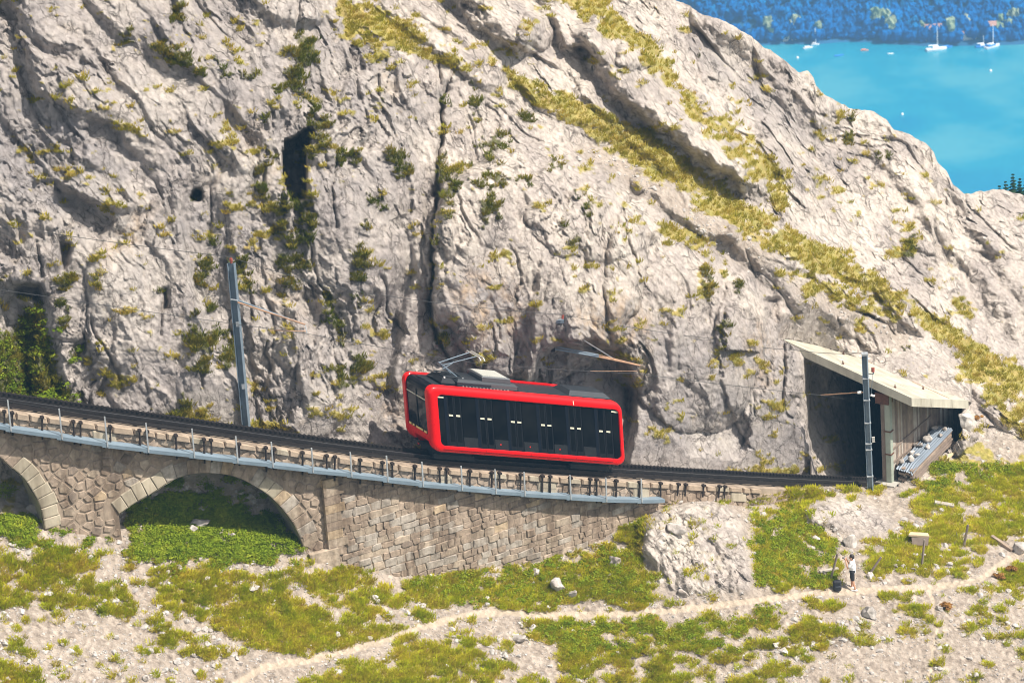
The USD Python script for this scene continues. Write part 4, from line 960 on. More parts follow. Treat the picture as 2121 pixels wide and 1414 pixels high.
rubble(faceR.intersection(strip(a_split, a_right, .24, 1.02)), .52, .36, DR, .05, .022)
courses(faceR.intersection(strip(a_split + .02, a_right, 1.04, 9)).intersection(sbox(a_split, -99, a_at(1400, WALL_OFF), 99)), .31, DR, .04)
def px_area(c):
    q = proj(wall_pt(np.array(c[0].exterior.coords)[:, 0], z=np.array(c[0].exterior.coords)[:, 1]))[:, :2]
    x, y = q[:, 0], q[:, 1]
    return abs(np.dot(x[:-1], y[1:]) - np.dot(x[1:], y[:-1])) / 2 * float((x > 0).any())
cells.sort(key=lambda c: -px_area(c))
rest = []
for i, (g, d0, pr) in enumerate(cells):
    mm = stone_mesh(g, d0, pr)
    cz = g.centroid; rel = (ztop(cz.x) - cz.y - 1.0) / 3.0 if d0 > 0 else .1
    t = float(np.clip(rng.normal(.5, .25), 0, .999))
    mt = ['stone_d', 'stone_a', 'stone_a', 'stone_b', 'stone_c', 'stone_e'][int(t * 6)] if rng.random() > rel else ['stone_f', 'stone_f', 'stone_c', 'stone_f'][int(t * 4)]
    if i < 296: obj('stone', mm, mt, vd, smooth=False)
    else: rest.append(mm)
if rest: obj('small_stones', rest, 'stone_b', vd, smooth=False, kind='stuff')
# arch stones
for ar, pale in zip(arcs, [(25, 94), (255, 352)]):
    ln = LineString(ar); n = int(ln.length / .46); cen = np.array([ar[:, 0].mean(), ar[:, 1].min() - .3])
    pts = [np.array(ln.interpolate(i / n, normalized=True).coords[0]) for i in range(n + 1)]
    for i in range(n):
        p, q = pts[i], pts[i + 1]
        def out(k):
            t = (pts[min(k + 1, n)] - pts[max(k - 1, 0)]); nn = np.array([-t[1], t[0]]); return nn / np.linalg.norm(nn)
        th = .72 + rng.uniform(-.1, .1)
        o0, o1 = p + out(i) * th, q + out(i + 1) * th
        g = Polygon([p, q, o1, o0]).buffer(-.012)
        if g.geom_type != 'Polygon' or g.area < .03: continue
        xm = proj(wall_pt(np.array((p[0] + q[0]) / 2), z=(p[1] + q[1]) / 2))[0]
        isp = pale[0] < xm < pale[1] or (535 < xm < 572 and ar is arcs[1])
        if xm < -80: continue
        if g.exterior.is_ccw is False: g = Polygon(list(g.exterior.coords)[::-1])
        obj('voussoir', stone_mesh(g, 0, .06 if isp else .035), 'pale_block' if isp else ['stone_b', 'stone_e', 'stone_c', 'stone_f'][int(rng.integers(4))], vd, smooth=False, label='smooth pale concrete voussoir' if isp else None)
# coping stones under the track
a = a_at(-80, WALL_OFF); aend = a_at(1560, WALL_OFF)
while a < aend:
    l = rng.uniform(.45, 1.1); d0 = DR if a > a_split else 0
    g0, g1 = a + .02, a + l - .02
    h0, h1 = rng.uniform(-.03, .01), rng.uniform(.2, .27)
    pg = Polygon([(g0, ztop(g0) - h1), (g1, ztop(g1) - h1), (g1 - .03, ztop(g1) - h0 - .02), ((g0 + g1) / 2, ztop((g0 + g1) / 2) - h0), (g0 + .03, ztop(g0) - h0 - .02)])
    obj('coping_stone', stone_mesh(pg, d0, .13), 'coping' if rng.random() < .8 else 'pale_block', vd, smooth=False)
    a += l
# repaired patches
for x0, x1, h0, h1 in ((186, 236, .3, .95), (905, 930, .25, .95), (1108, 1146, .25, 1.0), (1305, 1338, .2, .75), (1508, 1540, .25, .7)):
    g = strip(a_at(x0, WALL_OFF), a_at(x1, WALL_OFF), h0, h1)
    obj('repair_patch', stone_mesh(Polygon(list(g.exterior.coords)[::-1]) if not g.exterior.is_ccw else g, DR if x0 > 690 else 0, .085), 'pale_block', vd, smooth=False, label='smooth pale concrete patch in the masonry')
# corner buttress where the wall steps forward
for i in range(9):
    z1 = ztop(a_split) - 1.0 - i * .40; z0 = z1 - .38
    if z1 < zfoot(a_split): break
    l = .45 + .2 * (i % 2)
    c = [wall_pt(np.array(a_split - .2 + s), z=z, d=d) for z in (z0, z1) for s, d in ((-.25, -.1), (l, -.1), (l, .22), (-.25, .22))]
    obj('buttress_stone', hexa(c), ['stone_e', 'stone_c', 'stone_b'][i % 3], vd, smooth=False)
c = [wall_pt(np.array(a_split - 1.05 + s), z=z, d=d) for z in (zfoot(a_split) - .3, zfoot(a_split) + 1.35) for s, d in ((-.3, -.1), (1.0, -.1), (1.0, .34), (-.3, .30))]
obj('pier_base', hexa(c), 'stone_c', vd, smooth=False)

# ---------------------------------------------------------------- walkway along the wall
wk = thing('walkway', 'grey metal service walkway with posts along the stone wall', 'walkway', wall_pt(np.array(a_at(700)), h=1.0))
PX = [-86, 22, 128, 222, 307, 402, 492, 565, 648, 728, 803, 876, 957, 1027, 1087, 1182, 1256, 1329, 1376]
PYB = [872, 892, 909, 925, 936, 947, 958, 967, 978, 987, 997, 1007, 1015, 1022, 1027, 1034, 1039, 1041, 1041]
HT = [1.2, 1.2, 1.2, 1.2, 1.15, 1.15, 1.05, 1.0, .98, .98, 1.05, 1.0, 1.0, 1.0, 1.0, 1.02, 1.02, 1.02, 0]
DK = .58
pos = [wall_az(x, y - 7, DK) for x, y in zip(PX, PYB)]
tops = []
for i, ((a, z), h) in enumerate(zip(pos, HT)):
    if h:
        p = wall_pt(np.array(a), z=z - .16, d=DK); t = wall_pt(np.array(a + .02), z=z + h, d=DK + .02)
        po = obj('post', beam(p, t, .055, .055, track(a)[1]), 'post_metal', wk, smooth=False)
        obj('bracket', [beam(wall_pt(np.array(a), z=z - .10, d=.06), wall_pt(np.array(a), z=z - .10, d=DK), .05, .06), beam(wall_pt(np.array(a), z=z - .42, d=.06), wall_pt(np.array(a), z=z - .13, d=DK * .8), .04, .04)], 'anchor_iron', po, smooth=False)
        tops.append(t - np.array([0, 0, .04]))
for i in range(len(pos) - 1):
    (a0, z0), (a1, z1) = pos[i], pos[i + 1]
    a0 -= .22; st = .05 * (i % 2)
    n = 5; g = np.linspace(a0, a1 + .03, n); zz = np.interp(g, [a0, a1], [z0 + .045, z1])
    rr_ = [np.array([wall_pt(np.array(a_), z=z + zo, d=d) for d, zo in ((.09, -.05), (DK, -.17), (DK + .012, .0), (.09, .0))]) for a_, z in zip(g, zz)]
    obj('deck_plate', loft(rr_), 'walkway_metal', wk, smooth=False)
obj('handrail_wire', polytube(tops, .006, 5), 'wire', wk)

# ---------------------------------------------------------------- masts, brackets and wires
def hbeam(p0, p1, wd, dp, xdir):
    fr = frame_of(np.asarray(p1) - p0, xdir)
    L = np.linalg.norm(np.asarray(p1) - p0); c = (np.asarray(p0) + p1) / 2
    return [box(c + fr[1] * s * (wd / 2 - .012), (L, .024, dp), fr) for s in (-1, 1)] + [box(c, (L, wd - .05, .03), fr)]
wm = float(ptw(508) + 1.5)
b0, t0 = P(510, 884, wm), P(479, 545, wm - 2.4)
ms = thing('catenary_mast', 'tall blue grey steel mast behind the track left of the railcar', 'mast', b0, 'overhead line masts')
obj('column', hbeam(b0 - np.array([0, 0, .4]), t0, .30, .26, (0.3, 1, 0)), 'mast_metal', ms, smooth=False)
obj('insulator', [tube(t0, t0 + np.array([0, 0, .1]), .05), tube(t0 + np.array([0, 0, .1]), t0 + np.array([0, 0, .2]), .075), tube(t0 + np.array([0, 0, .2]), t0 + np.array([0, 0, .26]), .04)], 'insulator', ms)
for f_ in (.74, .36): obj('plate', box(b0 + (t0 - b0) * (1 - f_) + np.array([0.05, -.2, 0]), (.14, .02, .22)), 'post_metal', ms, smooth=False)
tip = P(632, 672, ptw(632) - .1); ra = P(490, 621, wm - 1.9); rb = P(492, 626, wm - 2.0)
arm = obj('bracket_arm', [tube(ra, P(600, 661, ptw(632) + .15), .04), tube(P(600, 661, ptw(632) + .15), tip, .035)], 'mast_metal', ms)
obj('bracket_tube', tube(rb, tip, .035), 'rust_tube', ms)
obj('registration_arm', tube(P(560, 684, ptw(560) - .1), P(636, 686, ptw(636) - .1), .02), 'rust_tube', ms)
obj('drop_rod', [tube(tip, P(636, 690, ptw(632) - .1), .02), tube(P(478, 620, wm - 2), P(492, 622, wm - 2.1), .03)], 'post_metal', ms)
# the bracket fixed to the rock beyond the railcar
wr0 = float(sheet_at(1146, 722)) + .1; tip2 = P(1326, 757, ptw(1326) + .2); root2 = P(1143, 719, wr0)
rbk = thing('rock_bracket', 'long overhead line bracket bolted to the rock above the railcar', 'bracket', root2, None)
for dx, dy, r_ in ((0, -3, .04), (3, 3, .045)):
    m1 = P(1240, 737 + dy * .6, (wr0 + ptw(1326)) / 2)
    obj('support_tube', tube(root2 + (P(1143 + dx, 719 + dy, wr0) - root2), m1, r_), 'mast_metal', rbk)
    obj('tip_tube', tube(m1, tip2, r_ * .95), 'rust_tube', rbk)
obj('wall_plate', box(P(1145, 719, wr0), (.18, .3, .34)), 'dark_grey', rbk, smooth=False)
wr1 = float(sheet_at(1160, 664)) - .05
obj('stay_wire', tube(P(1157, 672, wr1), P(1278, 747, ptw(1278) + 1.0), .018, 5), 'post_metal', rbk)
obj('anchor_plate', box(P(1160, 664, wr1), (.34, .3, .14)), 'mast_metal', rbk, smooth=False)
obj('insulator', tube(P(1165, 660, wr1 - .3), P(1166, 652, wr1 - .35), .06), 'insulator', rbk)
obj('registration_arm', tube(P(1222, 768, ptw(1222) + 1.0), P(1320, 768, ptw(1320) + .1), .014, 5), 'rust_tube', rbk)
# right mast, before the shelter
wm2 = float(ptw(1800)) - 1.75
b2, t2 = P(1803, 1012, wm2), P(1791, 735, wm2 - 1.9)
m2 = thing('catenary_mast', 'pale grey steel mast standing before the shelter mouth', 'mast', b2, 'overhead line masts')
obj('column', hbeam(b2 - np.array([0, 0, .5]), t2, .26, .24, (0.3, 1, 0)), 'mast_metal', m2, smooth=False)
for f_ in (.17, .33, .5, .655, .7, .9):
    c = t2 + (b2 - t2) * f_
    obj('band', box(c, (.31, .29, .035)), 'post_metal', m2, smooth=False)
obj('cap', box(t2 + np.array([0, 0, .05]), (.3, .28, .1)), 'post_metal', m2, smooth=False)
obj('side_box', box(P(1809, 910, wm2 - .7), (.14, .12, .26)), 'concrete', m2, smooth=False)
k0, k1 = P(1787, 812, wm2 - .6), P(1700, 818, wm2 + 1.0)
obj('registration_tube', tube(k0, k1, .03), 'rust_tube', m2)
obj('porcelain_insulator', [tube(P(1776, 813, wm2 - .5), P(1784, 812, wm2 - .5), .075)], 'porcelain', m2)
obj('porcelain_insulator', [tube(P(1803, 818, wm2 - .5), P(1812, 820, wm2 - .5), .06)], 'porcelain', m2)
obj('side_arm', [tube(P(1796, 774, wm2 - .9), P(1809, 774, wm2 - 1.1), .025), tube(P(1809, 774, wm2 - 1.1), P(1809, 766, wm2 - 1.15), .03), tube(P(1808, 774, wm2 - 1.1), P(1804, 818, wm2 - .8), .012, 5)], 'mast_metal', m2)
obj('insulator', tube(P(1808, 770, wm2 - 1.15), P(1808, 761, wm2 - 1.2), .085), 'insulator', m2)

def wire(name, label, pts, r, sag=.15):
    out = []
    for p, q in zip(pts[:-1], pts[1:]):
        t = np.linspace(0, 1, 9)[:, None]
        out += list(p + (q - p) * t - np.array([0, 0, 4 * sag]) * t * (1 - t))[:-1]
    obj(name, polytube(out + [pts[-1]], r, 5), 'wire', label=label, cat='wire')
off = lambda x, y, d=0.0: P(x, y, float(ptw(x)) + d)
wire('feeder_wire', 'thin feeder wire running along the cliff over the mast tops', [P(-200, 435, -7), t0 + np.array([0, 0, .27]), P(740, 604, 1.4), P(1166, 652, wr1 - .36), P(1500, 704, 15.2), P(1640, 724, 18.5), t2 + np.array([0, 0, .1])], .013, .1)
wire('contact_wire', 'thin contact wire hanging above the middle of the track', [off(-220, 562, -.4), off(90, 613, -.4), off(632, 690, -.2), off(985, 752), off(1326, 774), off(1700, 818), P(1880, 842, 24.5)], .013, .04)
wire('stay_wire', 'taut stay wire from the right mast up to the rock', [t2 + np.array([0, 0, .05]), P(1705, 720, 24.5)], .014, .03)
# ---------------------------------------------------------------- shelter at the tunnel mouth
sh = thing('shelter', 'rockfall shelter with concrete roof and plank wall at the tunnel mouth', 'shelter', SH['Rb'])
e_s, m_s, Z = SH['e'], SH['m'], np.array([0, 0, 1.0])
A_, B_, C_, D_, Rb, Lb = (SH[k] for k in ('A', 'B', 'C', 'D', 'Rb', 'Lb'))
TH = .44
def split(p, q, t): return p + (q - p) * t
# three roof slabs side by side with a narrow joint
for t0_, t1_ in ((0, .33), (.335, .70), (.705, 1.0)):
    f0, f1, k0_, k1_ = split(B_, C_, t0_), split(B_, C_, t1_), split(A_, D_, t0_), split(A_, D_, t1_)
    c4 = [k0_, f0, f1, k1_]
    obj('roof_slab', hexa([p - Z * TH for p in c4] + c4), 'concrete_roof', sh, smooth=False)
obj('roof_joint', beam(split(B_, C_, .7025) + Z * .01 + (A_ - B_) * .02, split(A_, D_, .7025) + Z * .01, .03, .02), 'rust_tube', sh, smooth=False)
for (x, y) in ((1746, 754), (1854, 803), (1747, 734), (1912, 806)):
    p = SH['slab'](x, y); obj('roof_bolt', [tube(p, p + Z * .18, .025), tube(p, p + Z * .06, .06)], 'rust', sh)
def under(p):   # underside of the roof above a point
    n = np.cross(B_ - A_, C_ - B_); return (n @ (A_ - p)) / n[2] + p[2] - TH - .01
# right corner post, wall of vertical planks running away from us
wz = lambda s: SH['wall'](s)
def plank_at(s0, s1, d0, d1, mt, nm='wall_plank', top=None, drop=0.0):
    q = []
    for lo in (True, False):
        for s, d in ((s0, d0), (s1, d0), (s1, d1), (s0, d1)):
            p = wz(s) + m_s * d; p = p.copy(); p[2] = p[2] - .1 + drop if lo else (under(p) if top is None else p[2] + top); q.append(p)
    return obj(nm, hexa(q), mt, sh, smooth=False)
plank_at(-.02, .16, -.34, -.12, 'weathered_wood_dark', 'corner_post'); plank_at(-.06, .2, -.11, .16, 'green_metal', 'corner_post')
for h in (1.55, 2.75): 
    p = wz(.07) + m_s * .03 + Z * h; obj('post_collar', box(p, (.34, .34, .06), np.array([e_s, m_s, Z])), 'rust', sh, smooth=False)
p = wz(.1) - m_s * .2; p[2] = under(p) - .28
obj('bracket', box(p, (.5, .7, .55), np.array([e_s, m_s, Z])), 'rust', sh, smooth=False)
s = .24; i = 0
LW = SH['L']
while s < LW * .62:
    wdt = rng.uniform(.13, .2)
    plank_at(s, s + wdt - .012, .0 + rng.uniform(0, .015), .05 + rng.uniform(0, .015), ['weathered_wood', 'weathered_wood_dark', 'weathered_wood_pale'][int(rng.integers(3))]); s += wdt
plank_at(s + .02, s + .22, -.1, .13, 'weathered_wood_dark', 'wall_post'); s += .26
while s < LW * 1.02:
    wdt = rng.uniform(.18, .26)
    plank_at(s, s + wdt - .012, -.06, -.01, ['weathered_wood_dark', 'concrete', 'weathered_wood'][int(rng.integers(3))]); s += wdt
for (h0, h1) in ((1.7, 2.15), (1.0, 1.35)):
    obj('wall_batten', beam(wz(.3) + m_s * .09 + Z * h0, wz(LW * .58) + m_s * .09 + Z * h1, .05, .09), 'weathered_wood_dark', sh, smooth=False)
# left side: concrete post, dark pipe
lp = lambda x, y, dw=0: P(x, y, SH['lw'] + dw)
obj('concrete_post', hexa([lp(1655, 868, -.2), lp(1678, 872, -.4), lp(1681, 868, .1), lp(1660, 866, .1), lp(1646, 735, -.6), lp(1669, 745, -.8), lp(1673, 742, -.2), lp(1652, 730, -.2)]), 'concrete', sh, smooth=False)
obj('post_foot', hexa([lp(1664, 902, -.3), lp(1677, 896, -.4), lp(1680, 894, .1), lp(1668, 898, .1), lp(1656, 866, -.3), lp(1680, 868, -.5), lp(1682, 866, .1), lp(1660, 864, .1)]), 'concrete', sh, smooth=False)
obj('drain_pipe', tube(lp(1672, 745, -.9), lp(1684, 990, 0.1), .05), 'rust', sh)
obj('beam_end', box(lp(1652, 741, -1.0), (.3, .3, .14)), 'rust_tube', sh, smooth=False)
obj('threshold', hexa([wz(-.5) + m_s * .5 - Z * .3, wz(.9) + m_s * .5 - Z * .3, wz(.9) - m_s * .6 - Z * .3, wz(-.5) - m_s * .6 - Z * .3, wz(-.5) + m_s * .5 + Z * .06, wz(.9) + m_s * .5 + Z * .06, wz(.9) - m_s * .6 + Z * .06, wz(-.5) - m_s * .6 + Z * .06]), 'concrete', sh, smooth=False)

# ---------------------------------------------------------------- timber stack under a corrugated sheet
FL, FR, BR, BL = (SH[k] for k in ('FL', 'FR', 'BR', 'BL'))
tsk = thing('timber_stack', 'stack of grey planks lying along the shelter wall', 'timber stack', (FL + FR) / 2 - Z * .8)
nl, nc = 6, 4
for l in range(nl):
    for c in range(nc):
        t0_, t1_ = c / nc + .02, (c + 1) / nc - .02
        f0, f1, k0_, k1_ = split(FL, FR, t0_), split(FL, FR, t1_), split(BL, BR, t0_), split(BL, BR, t1_)
        j0, j1 = rng.uniform(-.04, .06), rng.uniform(-.06, .08); f0, f1, k0_, k1_ = f0 + (k0_ - f0) * (.02 + j0), f1 + (k1_ - f1) * (.02 + j0), k0_ + (k0_ - f0) * j1, k1_ + (k1_ - f1) * j1
        zt = -.05 - l * .125; c4 = [f0, f1, k1_, k0_]; sp = m_s * (.03 * l + rng.uniform(-.02, .02))
        obj('plank', hexa([p + sp + Z * (zt - .11) for p in c4] + [p + sp + Z * zt for p in c4]), ['weathered_wood_pale', 'weathered_wood', 'weathered_wood_dark', 'weathered_wood_pale'][int(rng.integers(4))], tsk, smooth=False)
f0, k0_ = FR + m_s * .35 - Z * .72, BR + m_s * .4 - Z * .72
obj('edge_board', beam(f0, k0_, .26, .06), 'pale_wood', tsk, smooth=False)
# the sheet
nu, nv_ = 34, 8; v = []
for j in range(nv_):
    for i in range(nu):
        u, t = i / (nu - 1), j / (nv_ - 1)
        p = split(split(FL, FR, u), split(BL, BR, u), t) + Z * (.045 * math.sin(i * 1.35) * .5 + .04 - .16 * max(0, .12 - t) / .12 - .10 * max(0, u - .9) / .1)
        v.append(p)
f = []
for j in range(nv_ - 1):
    for i in range(nu - 1):
        k = j * nu + i; f += [[k, k + 1, k + nu + 1], [k, k + nu + 1, k + nu]]
n0 = len(v); vb = [p - Z * .012 for p in v]; f2 = [[n0 + a, n0 + c, n0 + b] for a, b, c in f]
obj('corrugated_sheet', trimesh.Trimesh(np.array(v + vb), f + f2, process=False), 'corrugated', smooth=40, label='corrugated metal sheet covering the timber stack, weighted with stones', cat='metal sheet')
sp_ = [((1868, 960), .17), ((1887, 956), .24), ((1900, 947), .17), ((1889, 943), .19), ((1922, 930), .18), ((1906, 927), .18), ((1895, 926), .16), ((1922, 916), .27), ((1948, 907), .15), ((1922, 906), .17), ((1957, 894), .16), ((1936, 891), .2)]
ordn = ['nearest', 'second nearest', 'third nearest', 'fourth nearest', 'fifth nearest', 'sixth nearest', 'seventh nearest', 'eighth nearest', 'ninth nearest', 'third farthest', 'second farthest', 'farthest']
for i, ((x, y), r_) in enumerate(sp_):
    p = SH['sheet'](x, y) + Z * (r_ * .55 + .05)
    obj('weight_stone', rock_mesh(p, (r_, r_ * .9, r_ * .72), 300 + i, 2, .2), 'boulder', smooth=50, label=f'{"large " if r_ > .23 else ""}rounded stone weighing down the corrugated sheet, {ordn[i]} along it', cat='stone', group='stones weighing down the corrugated sheet')

# ---------------------------------------------------------------- the railcar
HWID = 1.22
acl, acr = a_at(897, HWID, .6), a_at(1299, HWID, .6)
pL, pR = TS(acl), TS(acr)
ce = (pR - pL); Lc = np.linalg.norm(ce[:2]); gc = ce[2] / Lc; ce = np.array([ce[0] / Lc, ce[1] / Lc, 0]); cm = np.array([ce[1], -ce[0], 0])
ZB, ZT = .50, 3.60
def cw(q):
    """Railcar space (along, towards us, up from the rail) to the world; posts stay upright while the floor follows the slope."""
    q = np.asarray(q, float)
    return pL + q[..., :1] * ce + q[..., 1:2] * cm + (q[..., 2:3] + gc * q[..., :1]) * Z
car = thing('railcar', 'red rack railway car with long dark windows climbing the track', 'railcar', cw(np.array([Lc / 2, 0, 0])))
def cobj(name, mesh, mt, parent=car, smooth=35, label=None):
    if isinstance(mesh, list): mesh = trimesh.util.concatenate(mesh)
    if hasattr(mesh, 'to_mesh'):
        v, f, _ = meshkit.arrays(mesh); mesh = trimesh.Trimesh(v, f, process=False)
    return obj(name, trimesh.Trimesh(cw(mesh.vertices), mesh.faces, process=False), mt, parent, smooth, label)
def cb(x0, x1, y0, y1, z0, z1): return box(((x0 + x1) / 2, (y0 + y1) / 2, (z0 + z1) / 2), (x1 - x0, y1 - y0, z1 - z0))
def rr(x0, x1, z0, z1, r, y, n=9):
    out = []
    for cx, cz, a0 in ((x1 - r, z0 + r, -90), (x1 - r, z1 - r, 0), (x0 + r, z1 - r, 90), (x0 + r, z0 + r, 180)):
        for k in range(n):
            a = math.radians(a0 + 90 * k / (n - 1)); out.append((cx + r * math.cos(a), y, cz + r * math.sin(a)))
    return np.array(out)
RC = .46
GX0, GX1, GZ0, GZ1 = .42, Lc - .24, ZB + .34, ZT - .36
def ring(s):
    Rg = []
    def o(i, y): Rg.append(rr(i, Lc - i, ZB + i, ZT - i, max(RC - i, .05), y * s))
    def inn(d, y): Rg.append(rr(GX0 - d, GX1 + d, GZ0 - d, GZ1 + d, .22 + d, y * s))
    inn(.0, HWID - .10); inn(.0, HWID - .02); inn(.03, HWID)
    for i, y in ((.22, HWID), (.14, HWID - .012), (.08, HWID - .035), (.035, HWID - .075), (.01, HWID - .13), (0, HWID - .2), (0, HWID - .36), (.02, HWID - .38), (.3, HWID - .38)): o(i, y)
    return loft(Rg, closed=True)
cobj('body_frame', ring(1), 'red_paint'); cobj('body_frame', ring(-1), 'red_paint')
import manifold3d as m3
prof = rr(.06, Lc - .06, ZB + .06, ZT - .05, RC - .05, 0)[:, [0, 2]]
def solid(i=0.0, y=HWID - .37):
    pr = rr(.06 + i, Lc - .06 - i, ZB + .06 + i, ZT - .05 - i, RC - .05, 0)[:, [0, 2]]
    s_ = m3.Manifold.extrude(m3.CrossSection([pr]), 2 * y)
    return s_.rotate([90, 0, 0]).translate([0, y, 0])
def cut(s_, x0, x1, z0, z1): return s_ ^ m3.Manifold.cube([x1 - x0, 4, z1 - z0]).translate([x0, -2, z0])
core = solid()
cobj('roof', cut(core, .55, Lc - .55, ZT - .6, 9), 'dark_grey')
zc = ZB + .72
cobj('windscreen', cut(core, -1, .55, zc, 9), 'windscreen_glass'); cobj('windscreen', cut(core, Lc - .55, Lc + 1, zc, 9), 'windscreen_glass')
bump = cut(solid(-.05), -1, .6, 0, zc - .005) - m3.Manifold.cube([1.2, 1.25, .62]).translate([-.3, -.3, ZB - .2])
cobj('end_panel', bump, 'red_paint'); cobj('end_panel', cut(solid(-.05), Lc - .6, Lc + 1, 0, zc - .005), 'red_paint')
cobj('floor', cut(core, .55, Lc - .55, 0, ZB + .5), 'dark_grey')
cobj('interior', cb(.5, Lc - .5, -HWID + .25, HWID - .22, ZB + .5, ZT - .65), 'interior_dark', smooth=False)
# end details
cobj('windscreen_post', cb(.03, .075, -.03, .03, zc, ZT - .5), 'black_paint', smooth=False)
cobj('glare_strip', cb(.045, .075, -.82, .80, ZT - .82, ZT - .77), 'sticker', smooth=False)  # pale strip standing in for a reflection line across the windscreen
for y0, y1 in ((-.80, -.62), (-.48, -.36), (-.2, .36), (.5, .70)): cobj('headlight', cb(.02, .08, y0, y1, zc + .0, zc + .09), 'headlight', smooth=False)
cobj('coupler', [tube((-.22, .2, ZB + .12), (.4, .2, ZB + .14), .09), cb(-.27, -.2, .02, .4, ZB + .02, ZB + .24), cb(-.2, .1, -.35, -.22, ZB + .05, ZB + .2)], 'dark_grey')
cobj('signal_lamp', tube((-.27, .36, ZB + .12), (-.22, .36, ZB + .12), .05), 'signal_red')
for xx in (1.3, Lc - 1.6):
    bg = cobj('bogie', [cb(xx - .9, xx + .9, -.62, .62, .12, ZB + .1), cb(xx - 1.0, xx + 1.0, .55, .68, .05, .28)], 'dark_grey', smooth=False)
    for s_ in (-.55, .55):
        for y in (-.42, .42): cobj('wheel', tube((xx + s_, y - .05, .30), (xx + s_, y + .05, .30), .24, 18), 'rail_steel', bg)
# side glazing, both sides
zoom = lambda X_: GX0 + (X_ - 470) / 1475.0 * (GX1 - GX0)
doors = [(545, 655, 600), (795, 905, 850), (1040, 1140, 1090), (1285, 1390, 1335), (1525, 1635, 1580), (1765, 1890, 1825)]
edges = [470] + [v_ for d in doors for v_ in d[:2]] + [1945]
for s_ in (1, -1):
    y0, y1 = HWID - .1, HWID - .065
    def side(nm, x0, x1, z0, z1, d0, d1, mt, par=car, **k):
        a_, b_ = sorted((s_ * d0, s_ * d1)); return cobj(nm, cb(x0, x1, a_, b_, z0, z1), mt, par, smooth=False, **k)
    for i in range(0, len(edges), 2):
        x0, x1 = zoom(edges[i]), zoom(edges[i + 1])
        x0 -= .05 if i == 0 else 0; x1 += .05 if i == len(edges) - 2 else 0
        side('window_pane', x0 + .03, x1 - .012, GZ0 + .48 if i not in (0, 12) else GZ0 - .04, GZ1 + .05, y0, y1, 'side_glass')
        if i not in (0, 12): 
            side('lower_panel', x0 + .03, x1 - .012, GZ0 - .05, GZ0 + .47, y0, y1 + .004, 'panel_grey')
            if i in (4, 6, 8): side('door_light', (x0 + x1) / 2 - .15, (x0 + x1) / 2 - .1, GZ0 + .22, GZ0 + .28, y1 + .003, y1 + .015, 'signal_red')
    for i, (d0, d1, dc) in enumerate(doors):
        x0, xc, x1 = zoom(d0), zoom(dc), zoom(d1)
        side('pillar', x0 - .14, x0 - .01, GZ0 - .05, GZ1 + .05, y0, y1 + .012, 'navy_post')
        for q0, q1 in ((x0, xc - .01), (xc + .01, x1)):
            dl = side('door_leaf', q0, q1, GZ0 - .05, GZ1 + .05, y0, y1 + .006, 'door_frame_dark')
            side('door_glass', q0 + .055, q1 - .055, GZ0 + .22, GZ1 - .08, y1 + .004, y1 + .012, 'side_glass', dl)
            side('sticker', q0 + .05, q0 + .25, GZ0 + 1.42 - i * .035, GZ0 + 1.50 - i * .035, y1 + .011, y1 + .016, 'sticker', dl)
    side('sticker', GX0 + .04, GX0 + .34, GZ1 - .16, GZ1 - .10, y1 + .001, y1 + .008, 'sticker'); side('sticker', GX1 - .36, GX1 - .02, GZ1 - .16, GZ1 - .09, y1 + .001, y1 + .008, 'sticker')
    side('yellow_mark', Lc * .735, Lc * .735 + .05, ZT - .30, ZT - .12, HWID - .004, HWID + .006, 'sticker')
for s_ in (1, -1):
    a_, b_ = sorted((s_ * (HWID - .03), s_ * (HWID + .004)))
    cobj('panel_seam', cb(.5, Lc - .7, a_, b_, ZB + .17, ZB + .182), 'black_paint', smooth=False)
    for xx in (Lc * .27, Lc * .5, Lc * .735): cobj('panel_seam', cb(xx, xx + .012, a_, b_, ZB + .18, GZ0 - .06), 'black_paint', smooth=False)
# roof equipment
rx = lambda X_: (X_ - 280) / (1985 - 400.0) * Lc
def rbx(x0, x1, y0, y1, z0, z1, ch=.1):
    return m3.Manifold.hull_points(np.array([(x, y, z) for x in (x0, x1) for y in (y0, y1) for z in (z0, z1 - ch)] + [(x, y, z1) for x in (x0 + ch, x1 - ch) for y in (y0 + ch, y1 - ch)]))
zr = ZT - .06
eq = cobj('equipment_box', rbx(rx(560), rx(1050), -.72, .72, zr, zr + .34, .12), 'dark_grey', smooth=25)
cobj('front_cover', rbx(rx(440), rx(570), -.62, .62, zr, zr + .30, .2), 'black_paint', smooth=25)
ct = cobj('cooling_unit', rbx(rx(770), rx(1000), -.60, .62, zr + .34, zr + .58, .05), 'grille', smooth=25)
cobj('louvre', [cb(rx(785) + .12 * k, rx(785) + .12 * k + .1, -.5, .56, zr + .575, zr + .60) for k in range(10)], 'light_metal', ct, smooth=False)
cobj('grille_panel', cb(rx(830), rx(1040), .72, .735, zr + .06, zr + .24), 'grille', eq, smooth=False)
cobj('bolt_row', [cb(rx(600) + .17 * k, rx(600) + .17 * k + .05, .70, .745, zr + .03, zr + .07) for k in range(14)], 'light_metal', eq, smooth=False)
cobj('roof_fairing', rbx(rx(1480), rx(1830), -.75, .55, zr, zr + .22, .2), 'dark_grey', smooth=25)
cobj('roof_edge', cb(rx(1060), rx(1470), -.9, -.84, ZT - .05, ZT + .05), 'red_paint', smooth=False)
cobj('roof_cable', polytube(np.array([(.35, -.3, ZT - .02), (.8, -.2, ZT + .12), (1.2, -.1, ZT + .05), (rx(560), 0, zr + .2)]), .02), 'black_paint')
